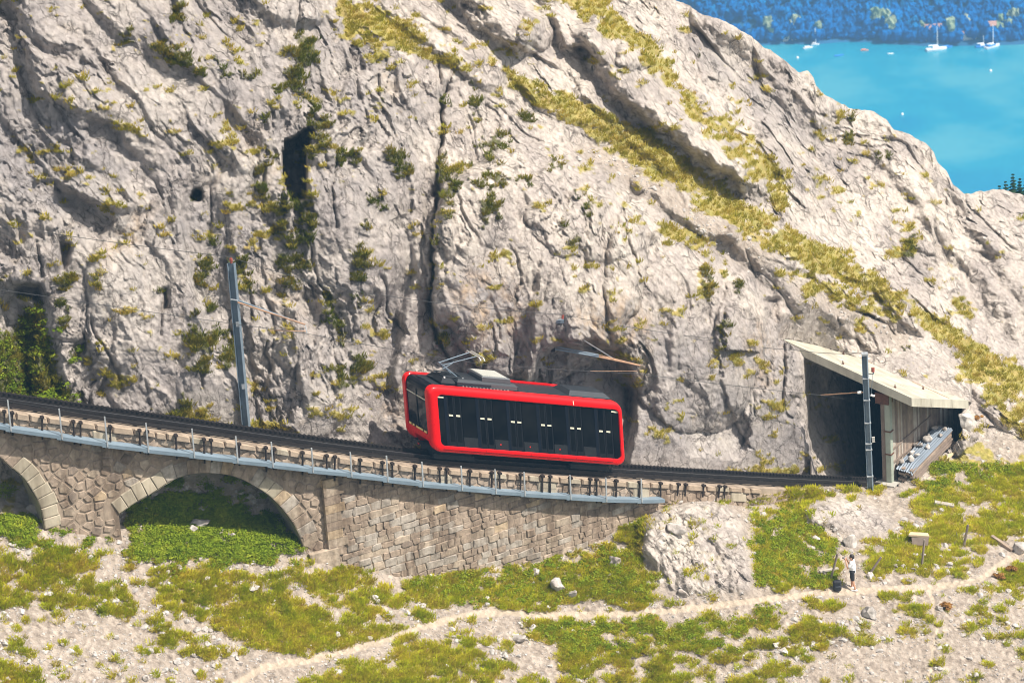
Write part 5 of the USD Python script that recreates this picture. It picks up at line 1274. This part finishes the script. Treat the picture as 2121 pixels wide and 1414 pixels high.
# pantograph, folded low over the front cover
pb = np.array([rx(560), 0, zr + .36]); kn = np.array([rx(505), 0, zr + .82]); hd = np.array([rx(775), 0, zr + 1.42])
pg = cobj('pantograph', [tube(pb + [.25, y, 0], kn + [0, y * .6, 0], .03) for y in (-.25, .25)] + [tube(kn + [0, y * .6, 0], hd + [0, y, 0], .022) for y in (-.3, .3)] + [tube(kn + [.05, 0, -.25], kn + [.6, 0, .1], .02), tube(kn + [0, -.2, 0], kn + [0, .2, 0], .035)], 'mast_metal')
cobj('base_frame', [tube(pb + [-.5, y, 0], pb + [.5, y, 0], .03) for y in (-.4, .4)] + [tube(pb + [x, -.4, 0], pb + [x, .4, 0], .03) for x in (-.45, .45)], 'dark_grey', pg)
cobj('base_insulator', [tube(pb + [x, y, -.12], pb + [x, y, .0], .05) for x in (-.45, .45) for y in (-.4, .4)], 'porcelain', pg)
for dx in (-.08, .12):
    cobj('collector_strip', polytube([hd + np.array([dx + .06, y, z]) for y, z in ((-.62, -.12), (-.5, .0), (.5, .0), (.62, -.12))], .03), 'light_metal', pg)
# ---------------------------------------------------------------- the photographer on the path
def bones(lst, fine=.022, sm=8):
    tot = m3.Manifold()
    for p, q, r0, r1 in lst:
        a = m3.Manifold.sphere(r0, 14).translate(list(map(float, p))); b = m3.Manifold.sphere(r1, 14).translate(list(map(float, q)))
        tot = tot + m3.Manifold.batch_hull([a, b])
    tot = tot.refine_to_length(fine); me = tot.to_mesh()
    t = trimesh.Trimesh(me.vert_properties[:, :3], me.tri_verts, process=True)
    trimesh.smoothing.filter_taubin(t, iterations=sm)
    return t
feet = on_ground(1767, 1221)
fw = np.array([-.97, .24, 0]); fw /= np.linalg.norm(fw); lf = np.array([fw[1], -fw[0], 0]) * -1
def pw(m_): 
    v = np.asarray(m_.vertices); return trimesh.Trimesh(feet + v[:, :1] * fw + v[:, 1:2] * lf + v[:, 2:3] * Z, m_.faces, process=False)
ps = thing('person', 'person in white shirt and black shorts photographing beside the path', 'person', feet)
torso = [((0, 0, 1.0), (0, 0, 1.2), .135, .145), ((0, -.07, 1.2), (0, .07, 1.2), .13, .13), ((0, -.12, 1.36), (0, .12, 1.36), .105, .105), ((0, 0, 1.2), (0, -.1, 1.38), .13, .10), ((0, 0, 1.2), (0, .1, 1.38), .13, .10)]
B_n = list(torso) + [((0, 0, 1.42), (.02, 0, 1.55), .055, .05), ((.015, 0, 1.655), (.03, 0, 1.63), .098, .09), ((.05, 0, 1.60), (.075, 0, 1.565), .06, .04), ((.12, 0, 1.62), (.13, 0, 1.605), .014, .018), ((.01, -.097, 1.63), (.0, -.1, 1.61), .022, .018), ((.01, .097, 1.63), (.0, .1, 1.61), .022, .018)]
for s_ in (-1, 1):
    sh_, el, wr_ = (0, .19 * s_, 1.40), (.17, .25 * s_, 1.19), (.27, .10 * s_, 1.49)
    B_n += [((0, .13 * s_, 1.39), sh_, .07, .065), (sh_, el, .055, .043), (el, wr_, .043, .028), (wr_, (.285, .085 * s_, 1.55), .03, .034)]
    hp, kn_, an = (0, .095 * s_, .93), (.03 - .05 * s_, .12 * s_, .50), (-.03 - .10 * s_, .13 * s_, .09)
    B_n += [((0, 0, 1.0), hp, .13, .10), (hp, kn_, .088, .058), (kn_, (kn_[0] - .03, kn_[1], .36), .055, .056), ((kn_[0] - .03, kn_[1], .36), an, .056, .036), (an, (an[0] + .15, an[1], .04), .035, .03)]
    base = np.array([.29, .085 * s_, 1.56])
    for k in range(4):
        st_ = base + np.array([.005, 0, .028 - .019 * k]); L = (.075, .085, .08, .06)[k]
        mid = st_ + np.array([.05, -.012 * s_, 0]) * L / .08; en = mid + np.array([.022, -.042 * s_, 0]) * L / .08
        B_n += [(st_, mid, .009, .0085), (mid, en, .0085, .0075)]
    B_n += [(base + np.array([-.01, -.01 * s_, .02]), base + np.array([.02, -.035 * s_, -.028]), .011, .009), (base + np.array([.02, -.035 * s_, -.028]), base + np.array([.035, -.055 * s_, -.02]), .009, .008)]
obj('body', pw(bones(B_n, .02, 6)), 'skin', ps, smooth=True)
sh_l = [(p, q, a + .016, b + .016) for p, q, a, b in torso] + [((0, 0, .93), (0, 0, 1.05), .15, .15)]
for s_ in (-1, 1): sh_l += [((0, .12 * s_, 1.395), (0, .19 * s_, 1.40), .078, .08), ((0, .19 * s_, 1.40), (.10, .225 * s_, 1.275), .078, .07)]
obj('shirt', pw(bones(sh_l)), 'white_cloth', ps, smooth=True)
so_l = [((0, -.04, .96), (0, .04, .96), .142, .142)]
for s_ in (-1, 1): so_l += [((0, .095 * s_, .93), (.02 - .035 * s_, .115 * s_, .58), .112, .088)]
obj('shorts', pw(bones(so_l)), 'black_cloth', ps, smooth=True)
for s_ in (-1, 1):
    an = (-.03 - .10 * s_, .13 * s_, .06)
    obj('shoe', pw(bones([(an, (an[0] + .17, an[1], .04), .048, .042), (an, (an[0] - .05, an[1], .045), .048, .042)])), 'shoe_white', ps, smooth=True)
obj('hair', pw(bones([((.0, 0, 1.675), (-.02, 0, 1.65), .108, .10), ((-.03, 0, 1.64), (-.035, 0, 1.58), .085, .06), ((.05, 0, 1.73), (.07, 0, 1.72), .05, .035)])), 'dark_hair', ps, smooth=True)
for s_ in (-1, 1): obj('eye', pw(trimesh.creation.icosphere(1, .012).apply_translation((.118, .035 * s_, 1.645))), 'dark_hair', ps, smooth=True)
obj('mouth', pw(box((.118, 0, 1.572), (.008, .045, .010))), 'insulator', ps, smooth=False)
cmr = thing('camera_in_hands', 'small pale camera held to the face of the person', 'camera', feet + fw * .36 + Z * 1.58)
obj('camera_body', pw(box((.335, 0, 1.59), (.055, .125, .085))), 'porcelain', cmr, smooth=False)
obj('lens', pw(tube((.36, 0, 1.59), (.44, 0, 1.59), .034, 14)), 'black_cloth', cmr)
obj('viewfinder', pw(box((.33, 0, 1.645), (.04, .05, .03))), 'black_cloth', cmr, smooth=False)
bpk = on_ground(1735, 1222)
bp = thing('backpack', 'black backpack standing on the path edge by the person', 'backpack', bpk)
rbh = lambda x0, x1, y0, y1, z0, z1, r: m3.Manifold.batch_hull([m3.Manifold.sphere(r, 12).translate([x, y, z]) for x in (x0 + r, x1 - r) for y in (y0 + r, y1 - r) for z in (z0 + r, z1 - r)]).translate(list(map(float, bpk)))
obj('pack', rbh(-.20, .18, -.12, .12, 0, .50, .09), 'black_cloth', bp, smooth=60)
obj('front_pocket', rbh(-.15, .14, -.2, -.08, .04, .28, .05), 'dark_grey', bp, smooth=60)
obj('top_handle', polytube(np.array([bpk + np.array([x, 0, .48 + z]) for x, z in ((-.06, 0), (-.04, .05), (.04, .05), (.06, 0))]), .012), 'black_cloth', bp)
obj('shoulder_strap', polytube(np.array([bpk + np.array([x, .12 + y, z]) for x, y, z in ((.1, 0, .44), (.12, .06, .34), (.13, .05, .16), (.12, 0, .06))]), .02), 'black_cloth', bp)

# ---------------------------------------------------------------- posts and boards in the meadow
def post(x0, y0, x1, y1, r, label, name='wooden_post', group=None, dw=0.0, mt='post_wood'):
    b = on_ground(x0, y0, -.12); w0 = float(sheet_at(x0, y0)); t = P(x1, y1, w0 - .375 * (y0 - y1) / 47.0 + dw)
    n = 7; a = np.linspace(0, 2 * np.pi, n, endpoint=False); fr = frame_of(t - b); rg = []
    for k, s_ in ((0, 1.05), (.5, 1.0), (.96, .95), (1.0, .8)):
        rg.append(b + (t - b) * k + (np.cos(a)[:, None] * fr[1] + np.sin(a)[:, None] * fr[2]) * r * s_ * (1 + .08 * rng.normal(size=(n, 1))))
    return obj(name, loft(rg), mt, smooth=50, label=label, cat='post', group=group)
post(1720, 1196, 1735, 1146, .055, 'leaning wooden post just left of the person, behind the short plank')
post(1797, 1189, 1825, 1153, .06, 'strongly slanted wooden post just right of the person')
post(1909, 1168, 1915, 1117, .055, 'upright wooden post standing under the small board on the slope')
post(1996, 1129, 2005, 1086, .06, 'lone wooden post upright in the meadow grass, farthest right')
post(1984, 1112, 1981, 1102, .02, 'thin bent stick beside the lone meadow post')
def plank(x0, y0, x1, y1, wd, th, label, up=.05, mt='weathered_wood_pale', name='loose_plank'):
    a, b = on_ground(x0, y0, up), on_ground(x1, y1, up); obj(name, beam(a, b, wd, th), mt, smooth=False, label=label, cat='plank')
plank(1698, 1188, 1736, 1181, .16, .07, 'short pale plank lying against the leaning post left of the person', .12)
plank(1936, 1043, 1976, 1050, .3, .10, 'pale plank lying in the grass below the timber stack', .08)
plank(2054, 1114, 2096, 1143, .16, .14, 'long grey timber lying slanted above the path on the right', .1, 'weathered_wood')
bx = P(1904, 1112, float(sheet_at(1904, 1120)) - .3)
bd = thing('notice_board', 'small pale wooden board on a stubby support in the meadow', 'board', bx)
obj('board_top', hexa([P(x, y, float(sheet_at(1904, 1120)) - .35 + d) + Z * z for z in (0, .08) for x, y, d in ((1882, 1110, 0), (1925, 1113, 0), (1922, 1106, .6), (1886, 1104, .6))]), 'pale_wood', bd, smooth=False)
obj('board_back', hexa([P(x, y, float(sheet_at(1904, 1130)) + d) for d in (-.1, .1) for x, y in ((1890, 1128), (1922, 1130), (1924, 1112), (1888, 1112))]), 'weathered_wood_dark', bd, smooth=False)

# ---------------------------------------------------------------- single rocks
BO = [(1759, 1130, .42, .38, 'rounded pale boulder just above the head of the person'), (1803, 1275, .42, .45, 'upright pale boulder below the path under the person'),
      (1606, 1338, .22, .16, 'white rock at the upper end of the oblong rock row below the path'), (1622, 1350, .26, .16, 'white rock at the lower end of the oblong rock row below the path'), (1690, 1118, .2, .15, 'small grey stone in the grass left of the rounded boulder'), (1803, 1196, .2, .2, 'grey stone at the foot of the strongly slanted post'),
      (1075, 1325, .45, .22, 'grey flat boulder on bare soil below the path bend'), (1046, 1358, .22, .16, 'small white stone left below the grey flat boulder'), (209, 1176, .17, .14, 'white stone at the edge of the scree below the pier'), (524, 1217, .32, .1, 'flat white slab beside the scree strip below the arch'),
      (100, 1233, .22, .14, 'grey flat stone in the sparse grass at the far left'), (415, 1090, .5, .32, 'pale grey boulder in the greenery under the middle arch'), (400, 1100, .25, .2, 'smaller pale stone beside the boulder under the arch'), (480, 1112, .2, .16, 'small stone right of the boulder under the arch'),
      (75, 1060, .5, .3, 'grey slab leaning beneath the left arch'), (776, 1241, .2, .14, 'small white stone in the bare patch below the retaining wall'), (1155, 1220, .42, .4, 'jagged grey rock standing in the grass above the path'), (1185, 1235, .3, .26, 'smaller jagged rock right of the grey rock above the path'),
      (1110, 1190, .3, .2, 'pale rock in the grass under the retaining wall'), (1275, 1165, .4, .26, 'flat pale rock on the grassy bank right of the retaining wall'), (2112, 1140, .5, .34, 'white boulder beside the path at the right edge'), (1945, 1262, .2, .14, 'small stone where the side path leaves'), (1415, 1232, .28, .2, 'pale stone on the upper edge of the path below the crag'),
      (1400, 1100, .5, .36, 'pale blocky rock on the left shoulder of the crag'), (2000, 880, .5, .6, 'pale boulder right of the shelter roof corner'), (1952, 905, .4, .3, 'dark grey stone behind the timber stack')]
for i, (x, y, rx_, rz_, lb) in enumerate(BO):
    c = on_ground(x, y, rz_ * .4)
    obj('boulder', rock_mesh(c, (rx_, rx_ * .85, rz_), 500 + i, 3, .45), 'boulder', smooth=22, label=lb, cat='boulder')
GRP = [((300, 555), (1165, 1215), 26, 'scree_stone', 'pale stone in the scree strip below the middle arch', 'stones in the scree below the arch'), ((330, 540), (1270, 1375), 26, 'scree_stone', 'pale stone in the stony line beside the green meadow', 'stones lining the meadow'), ((-20, 480), (1330, 1410), 22, 'scree_stone', 'grey stone in the scree at the lower left corner', 'stones in the lower left scree'),
       ((1930, 2120), (1260, 1410), 30, 'scree_stone', 'grey stone in the scree at the lower right corner', 'stones in the lower right scree'), ((1800, 1960), (1140, 1200), 14, 'scree_stone', 'pale stone in the bank right of the person', 'stones right of the person')]
ORD = 'first second third fourth fifth sixth seventh eighth ninth tenth eleventh twelfth thirteenth fourteenth fifteenth sixteenth'.split()
for (xa, xb), (ya, yb), n, nm, lb, gp in GRP:
    n = min(n, 16); pts = []
    for k in range(n):
        t = rng.random(); pts.append((xa + (xb - xa) * t + rng.normal() * 14, ya + (yb - ya) * (t if gp == 'stones lining the meadow' else rng.random()) + rng.normal() * 8))
    for k, (x, y) in enumerate(sorted(pts)):
        r_ = rng.uniform(.09, .2); sz_ = 'larger' if r_ > .15 else 'small'
        obj(nm, rock_mesh(on_ground(x, y, r_ * .25), (r_, r_ * .8, r_ * .65), int(rng.integers(1e6)), 2, .4), 'boulder', smooth=False, label=f'{sz_} {lb}, {ORD[k]} from the left', cat='stone', group=gp)

# ---------------------------------------------------------------- shrubs
def shrub(x, y, r_, mt, label, seed, group=None):
    b = on_ground(x, y, 0); t = thing('shrub', label, 'shrub', b, group); q = np.random.default_rng(seed)
    st = [tube(b - Z * .1, b + np.array([q.normal() * .4, q.normal() * .4, .7]) * r_, .012) for _ in range(6)]
    obj('stem', st, 'bark', t)
    lv = []
    for _ in range(9):
        m_ = herb(60, r_ * .45, r_ * .5, .05, int(q.integers(1e6))); m_.apply_translation(b + np.array([q.normal() * .42, q.normal() * .42, abs(q.normal()) * .45 + .1]) * r_); lv.append(m_)
    obj('foliage', lv, mt, t, smooth=False)
for i, (x, y, r_, lb) in enumerate([(352, 1012, .6, 'leafy green shrub at the left under the crown of the middle arch'), (430, 1020, .65, 'leafy green shrub beneath the crown of the middle arch'), (478, 1000, .55, 'small shrub high under the right half of the middle arch'), (455, 1060, .7, 'broad green shrub in the centre of the middle arch opening'), (575, 1100, .6, 'dark shrub against the right foot of the middle arch'), (20, 1030, .7, 'dark green shrub under the left arch')]):
    shrub(x, y, r_, 'green_herb', lb, 40 + i)
for i, (x, y, r_, lb) in enumerate([(2094, 1184, .28, 'rusty brown shrub by the path at the right edge'), (2072, 1198, .24, 'smaller rusty shrub left of the one at the right edge'), (2022, 868, .22, 'orange brown cushion shrub right of the shelter'), (1957, 1262, .3, 'rusty tuft beside the side path')]):
    shrub(x, y, r_, 'rusty_leaf', lb, 60 + i)

# ---------------------------------------------------------------- spruces behind the ridge
def spruce(x, y, wv, H, label, seed):
    top = P(x, y, wv); b = top - Z * H; q = np.random.default_rng(seed)
    t = thing('spruce_tree', label, 'tree', b)
    obj('trunk', tube(b, top - Z * .3, .16, 8, .02), 'bark', t)
    v, f = [], []
    nl_ = int(H * 4.5)
    for k in range(nl_):
        u = k / nl_; zc_ = H * (.06 + .94 * u); R_ = (1 - u) ** .9 * H * .2 + .05
        for j in range(15):
            a = q.uniform(0, 6.28); r2 = R_ * q.uniform(.6, 1.15); d = np.array([math.cos(a), math.sin(a), 0]); s_ = np.array([-d[1], d[0], 0]) * r2 * .34
            p0_ = b + Z * (zc_ + .1); p1_ = b + d * r2 * .6 + Z * (zc_ - .05 * r2); p2_ = b + d * r2 + Z * (zc_ - .38 * r2 + .1)
            k0 = len(v); v += [p0_, p1_ - s_, p1_ + s_, p2_, p1_ - Z * .25 * r2]; f += [[k0, k0 + 1, k0 + 3], [k0, k0 + 3, k0 + 2], [k0, k0 + 1, k0 + 4], [k0, k0 + 4, k0 + 2]]
    obj('crown', trimesh.Trimesh(np.array(v), f, process=False), 'spruce_needles', t, smooth=False)
for i, (x, y, wv, H, lb) in enumerate([(2070, 381, 78, 10, 'smallest dark spruce, leftmost behind the ridge at the right edge'), (2083, 372, 84, 11, 'dark spruce second from the left behind the right ridge'), (2098, 357, 90, 13, 'tallest dark spruce behind the right ridge'), (2112, 366, 82, 12, 'dark spruce right of the tallest one behind the ridge'), (2124, 372, 86, 12, 'dark spruce cut by the right edge of the picture'), (2142, 366, 84, 12, 'dark spruce just past the right edge')][:5]):
    spruce(x, y, wv, H, lb, 80 + i)

# ---------------------------------------------------------------- boats and the far shore
def boat(x, y, L, hull, label, cabin=False, mast=0.0, cover=None, rot=0.0, cat='boat'):
    c = lake_pt(x, y); c[2] = LAKE
    t = thing('boat', label, cat, c); cr, sr = math.cos(rot), math.sin(rot); ax = np.array([[cr, sr, 0], [-sr, cr, 0], [0, 0, 1.0]])
    loc = lambda q: c + np.asarray(q, float) @ ax
    rg = []
    for u in np.linspace(-.5, .5, 9):
        b_ = .17 * L * (1 - max(0, (u + .1) / .6) ** 2 * .97); hgt = (.10 + .05 * max(0, u)) * L; 
        rg.append(loc([(u * L, -b_, hgt), (u * L, -b_ * .75, -.05 * L), (u * L, b_ * .75, -.05 * L), (u * L, b_, hgt)]))
    obj('hull', loft(rg), hull, t, smooth=30)
    if cabin: obj('cabin', hexa(loc([(-.2 * L, -.1 * L, .08 * L), (.15 * L, -.08 * L, .08 * L), (.15 * L, .08 * L, .08 * L), (-.2 * L, .1 * L, .08 * L), (-.18 * L, -.08 * L, .22 * L), (.08 * L, -.06 * L, .22 * L), (.08 * L, .06 * L, .22 * L), (-.18 * L, .08 * L, .22 * L)])), 'boat_white', t, smooth=False)
    if cover: obj('cover', box(loc((-.12 * L, 0, .16 * L)), (.5 * L, .26 * L, .08 * L), ax), cover, t, smooth=False)
    if mast: obj('mast', tube(loc((.05 * L, 0, .1 * L)), loc((.05 * L, 0, mast)), .14), 'boat_white', t); obj('furled_sail', tube(loc((.03 * L, 0, .24 * L)), loc((-.4 * L, 0, .26 * L)), .25), 'boat_white', t)
boat(1674, 100, 4.4, 'boat_white', 'small white motor boat on the lake, left of all near the ridge', cover='boat_white', rot=.3)
boat(1738, 116, 4.2, 'boat_blue', 'small blue boat alone on the open lake', rot=.2)
boat(1791, 105, 3.4, 'boat_orange', 'small boat with orange cover on the lake', cover='boat_orange', rot=-.2)
boat(1845, 112, 2.6, 'boat_white', 'faint pale rowing boat right of the orange covered one')
boat(1940, 104, 9.0, 'boat_white', 'large white sailing yacht with mast moored at the far shore', True, 10.5, rot=.15)
boat(1962, 99, 5.0, 'boat_blue', 'blue boat right behind the large white yacht', cover='boat_blue', rot=.3)
boat(2036, 97, 6.5, 'boat_blue', 'blue and white boat at the far shore, left of the white pair', True, 5, rot=.2)
boat(2056, 98, 7.5, 'boat_white', 'white sailing boat moored rightmost at the far shore', True, 10, 'boat_blue', rot=.5)
boat(1689, 93, 3.6, 'boat_white', 'white sailing dinghy with bare mast at the left shore', False, 7.5)
for i, (x, y, lb) in enumerate([(1652, 121, 'white buoy on the water left, close to the ridge'), (1869, 238, 'tiny white buoy far out on the open lake'), (2052, 148, 'tiny pale buoy on the water at the right')]):
    c = lake_pt(x, y); obj('buoy', [trimesh.creation.icosphere(2, .55).apply_translation(c + Z * .2), tube(c + Z * .6, c + Z * 1.1, .12)], 'boat_white', label=lb, cat='buoy')
def house(x, y, wd, dp, ht, rf, label, name='lake_house'):
    c = lake_pt(x, y); k = float(np.interp(c[0], sxx, syy)); c[1] = max(c[1], k + 1.5); c[2] = LAKE + .5
    t = thing(name, label, 'house', c)
    obj('wall', box(c + np.array([0, dp / 2, ht / 2]), (wd, dp, ht)), 'house_wall', t, smooth=False)
    e = .4; z0, z1 = c[2] + ht, c[2] + ht + rf
    v = [c + np.array([sx * (wd / 2 + e), sy, 0]) + Z * ht for sx, sy in ((-1, -e), (1, -e), (1, dp + e), (-1, dp + e))] + [c + np.array([sx * (wd / 2 + e), dp / 2, ht + rf]) for sx in (-1, 1)]
    obj('roof', trimesh.Trimesh(np.array(v), [[0, 1, 5], [0, 5, 4], [2, 3, 4], [2, 4, 5], [0, 4, 3], [1, 2, 5], [0, 2, 1], [0, 3, 2]], process=False), 'house_roof', t, smooth=False)
    for q in range(max(1, int(wd / 2.6))):
        xx = -wd / 2 + (q + .5) * wd / max(1, int(wd / 2.6)); obj('window', box(c + np.array([xx, -.02, ht * .6]), (.8, .08, .9)), 'black_paint', t, smooth=False)
house(1637, 90, 6.0, 4, 2.6, 1.4, 'grey boathouse at the left end of the far shore')
house(1935, 90, 7.0, 5, 5.0, 2.6, 'gabled house with brown roof behind the white yacht')
house(1800, 82, 10.0, 4, 2.4, .9, 'long low pale building among trees on the far shore')
house(1880, 86, 9.0, 4, 2.6, 1.0, 'long low building between the shore houses')
house(1992, 90, 13.0, 5, 4.0, 1.6, 'wide pale lakeside house behind the blue boats')
house(2052, 88, 5.0, 4, 7.0, 1.5, 'tall narrow boathouse at the right moorings')
for i in range(16):
    x = [1600, 1650, 1700, 1720, 1760, 1815, 1825, 1850, 1870, 1900, 1915, 1965, 2010, 2075, 2090, 2108][i]; c = lake_pt(x, 88); k = float(np.interp(c[0], sxx, syy)); d = rng.uniform(3, 16); c[1] = k + d; c[2] = LAKE + float(np.interp(d, dist, hz)); H = rng.uniform(5, 10)
    t = thing('shore_tree', f'pale leafy tree on the far lake shore, {ORD[i]} from the left', 'tree', c, 'pale trees along the far shore')
    m_ = crown(900 + i, 1.3); m_.apply_scale(H * .42); m_.apply_translation(c + Z * H * .3)
    obj('crown', m_, 'pale_foliage', t, smooth=False); obj('trunk', tube(c - Z * .3, c + Z * H * .5, .22), 'bark', t)
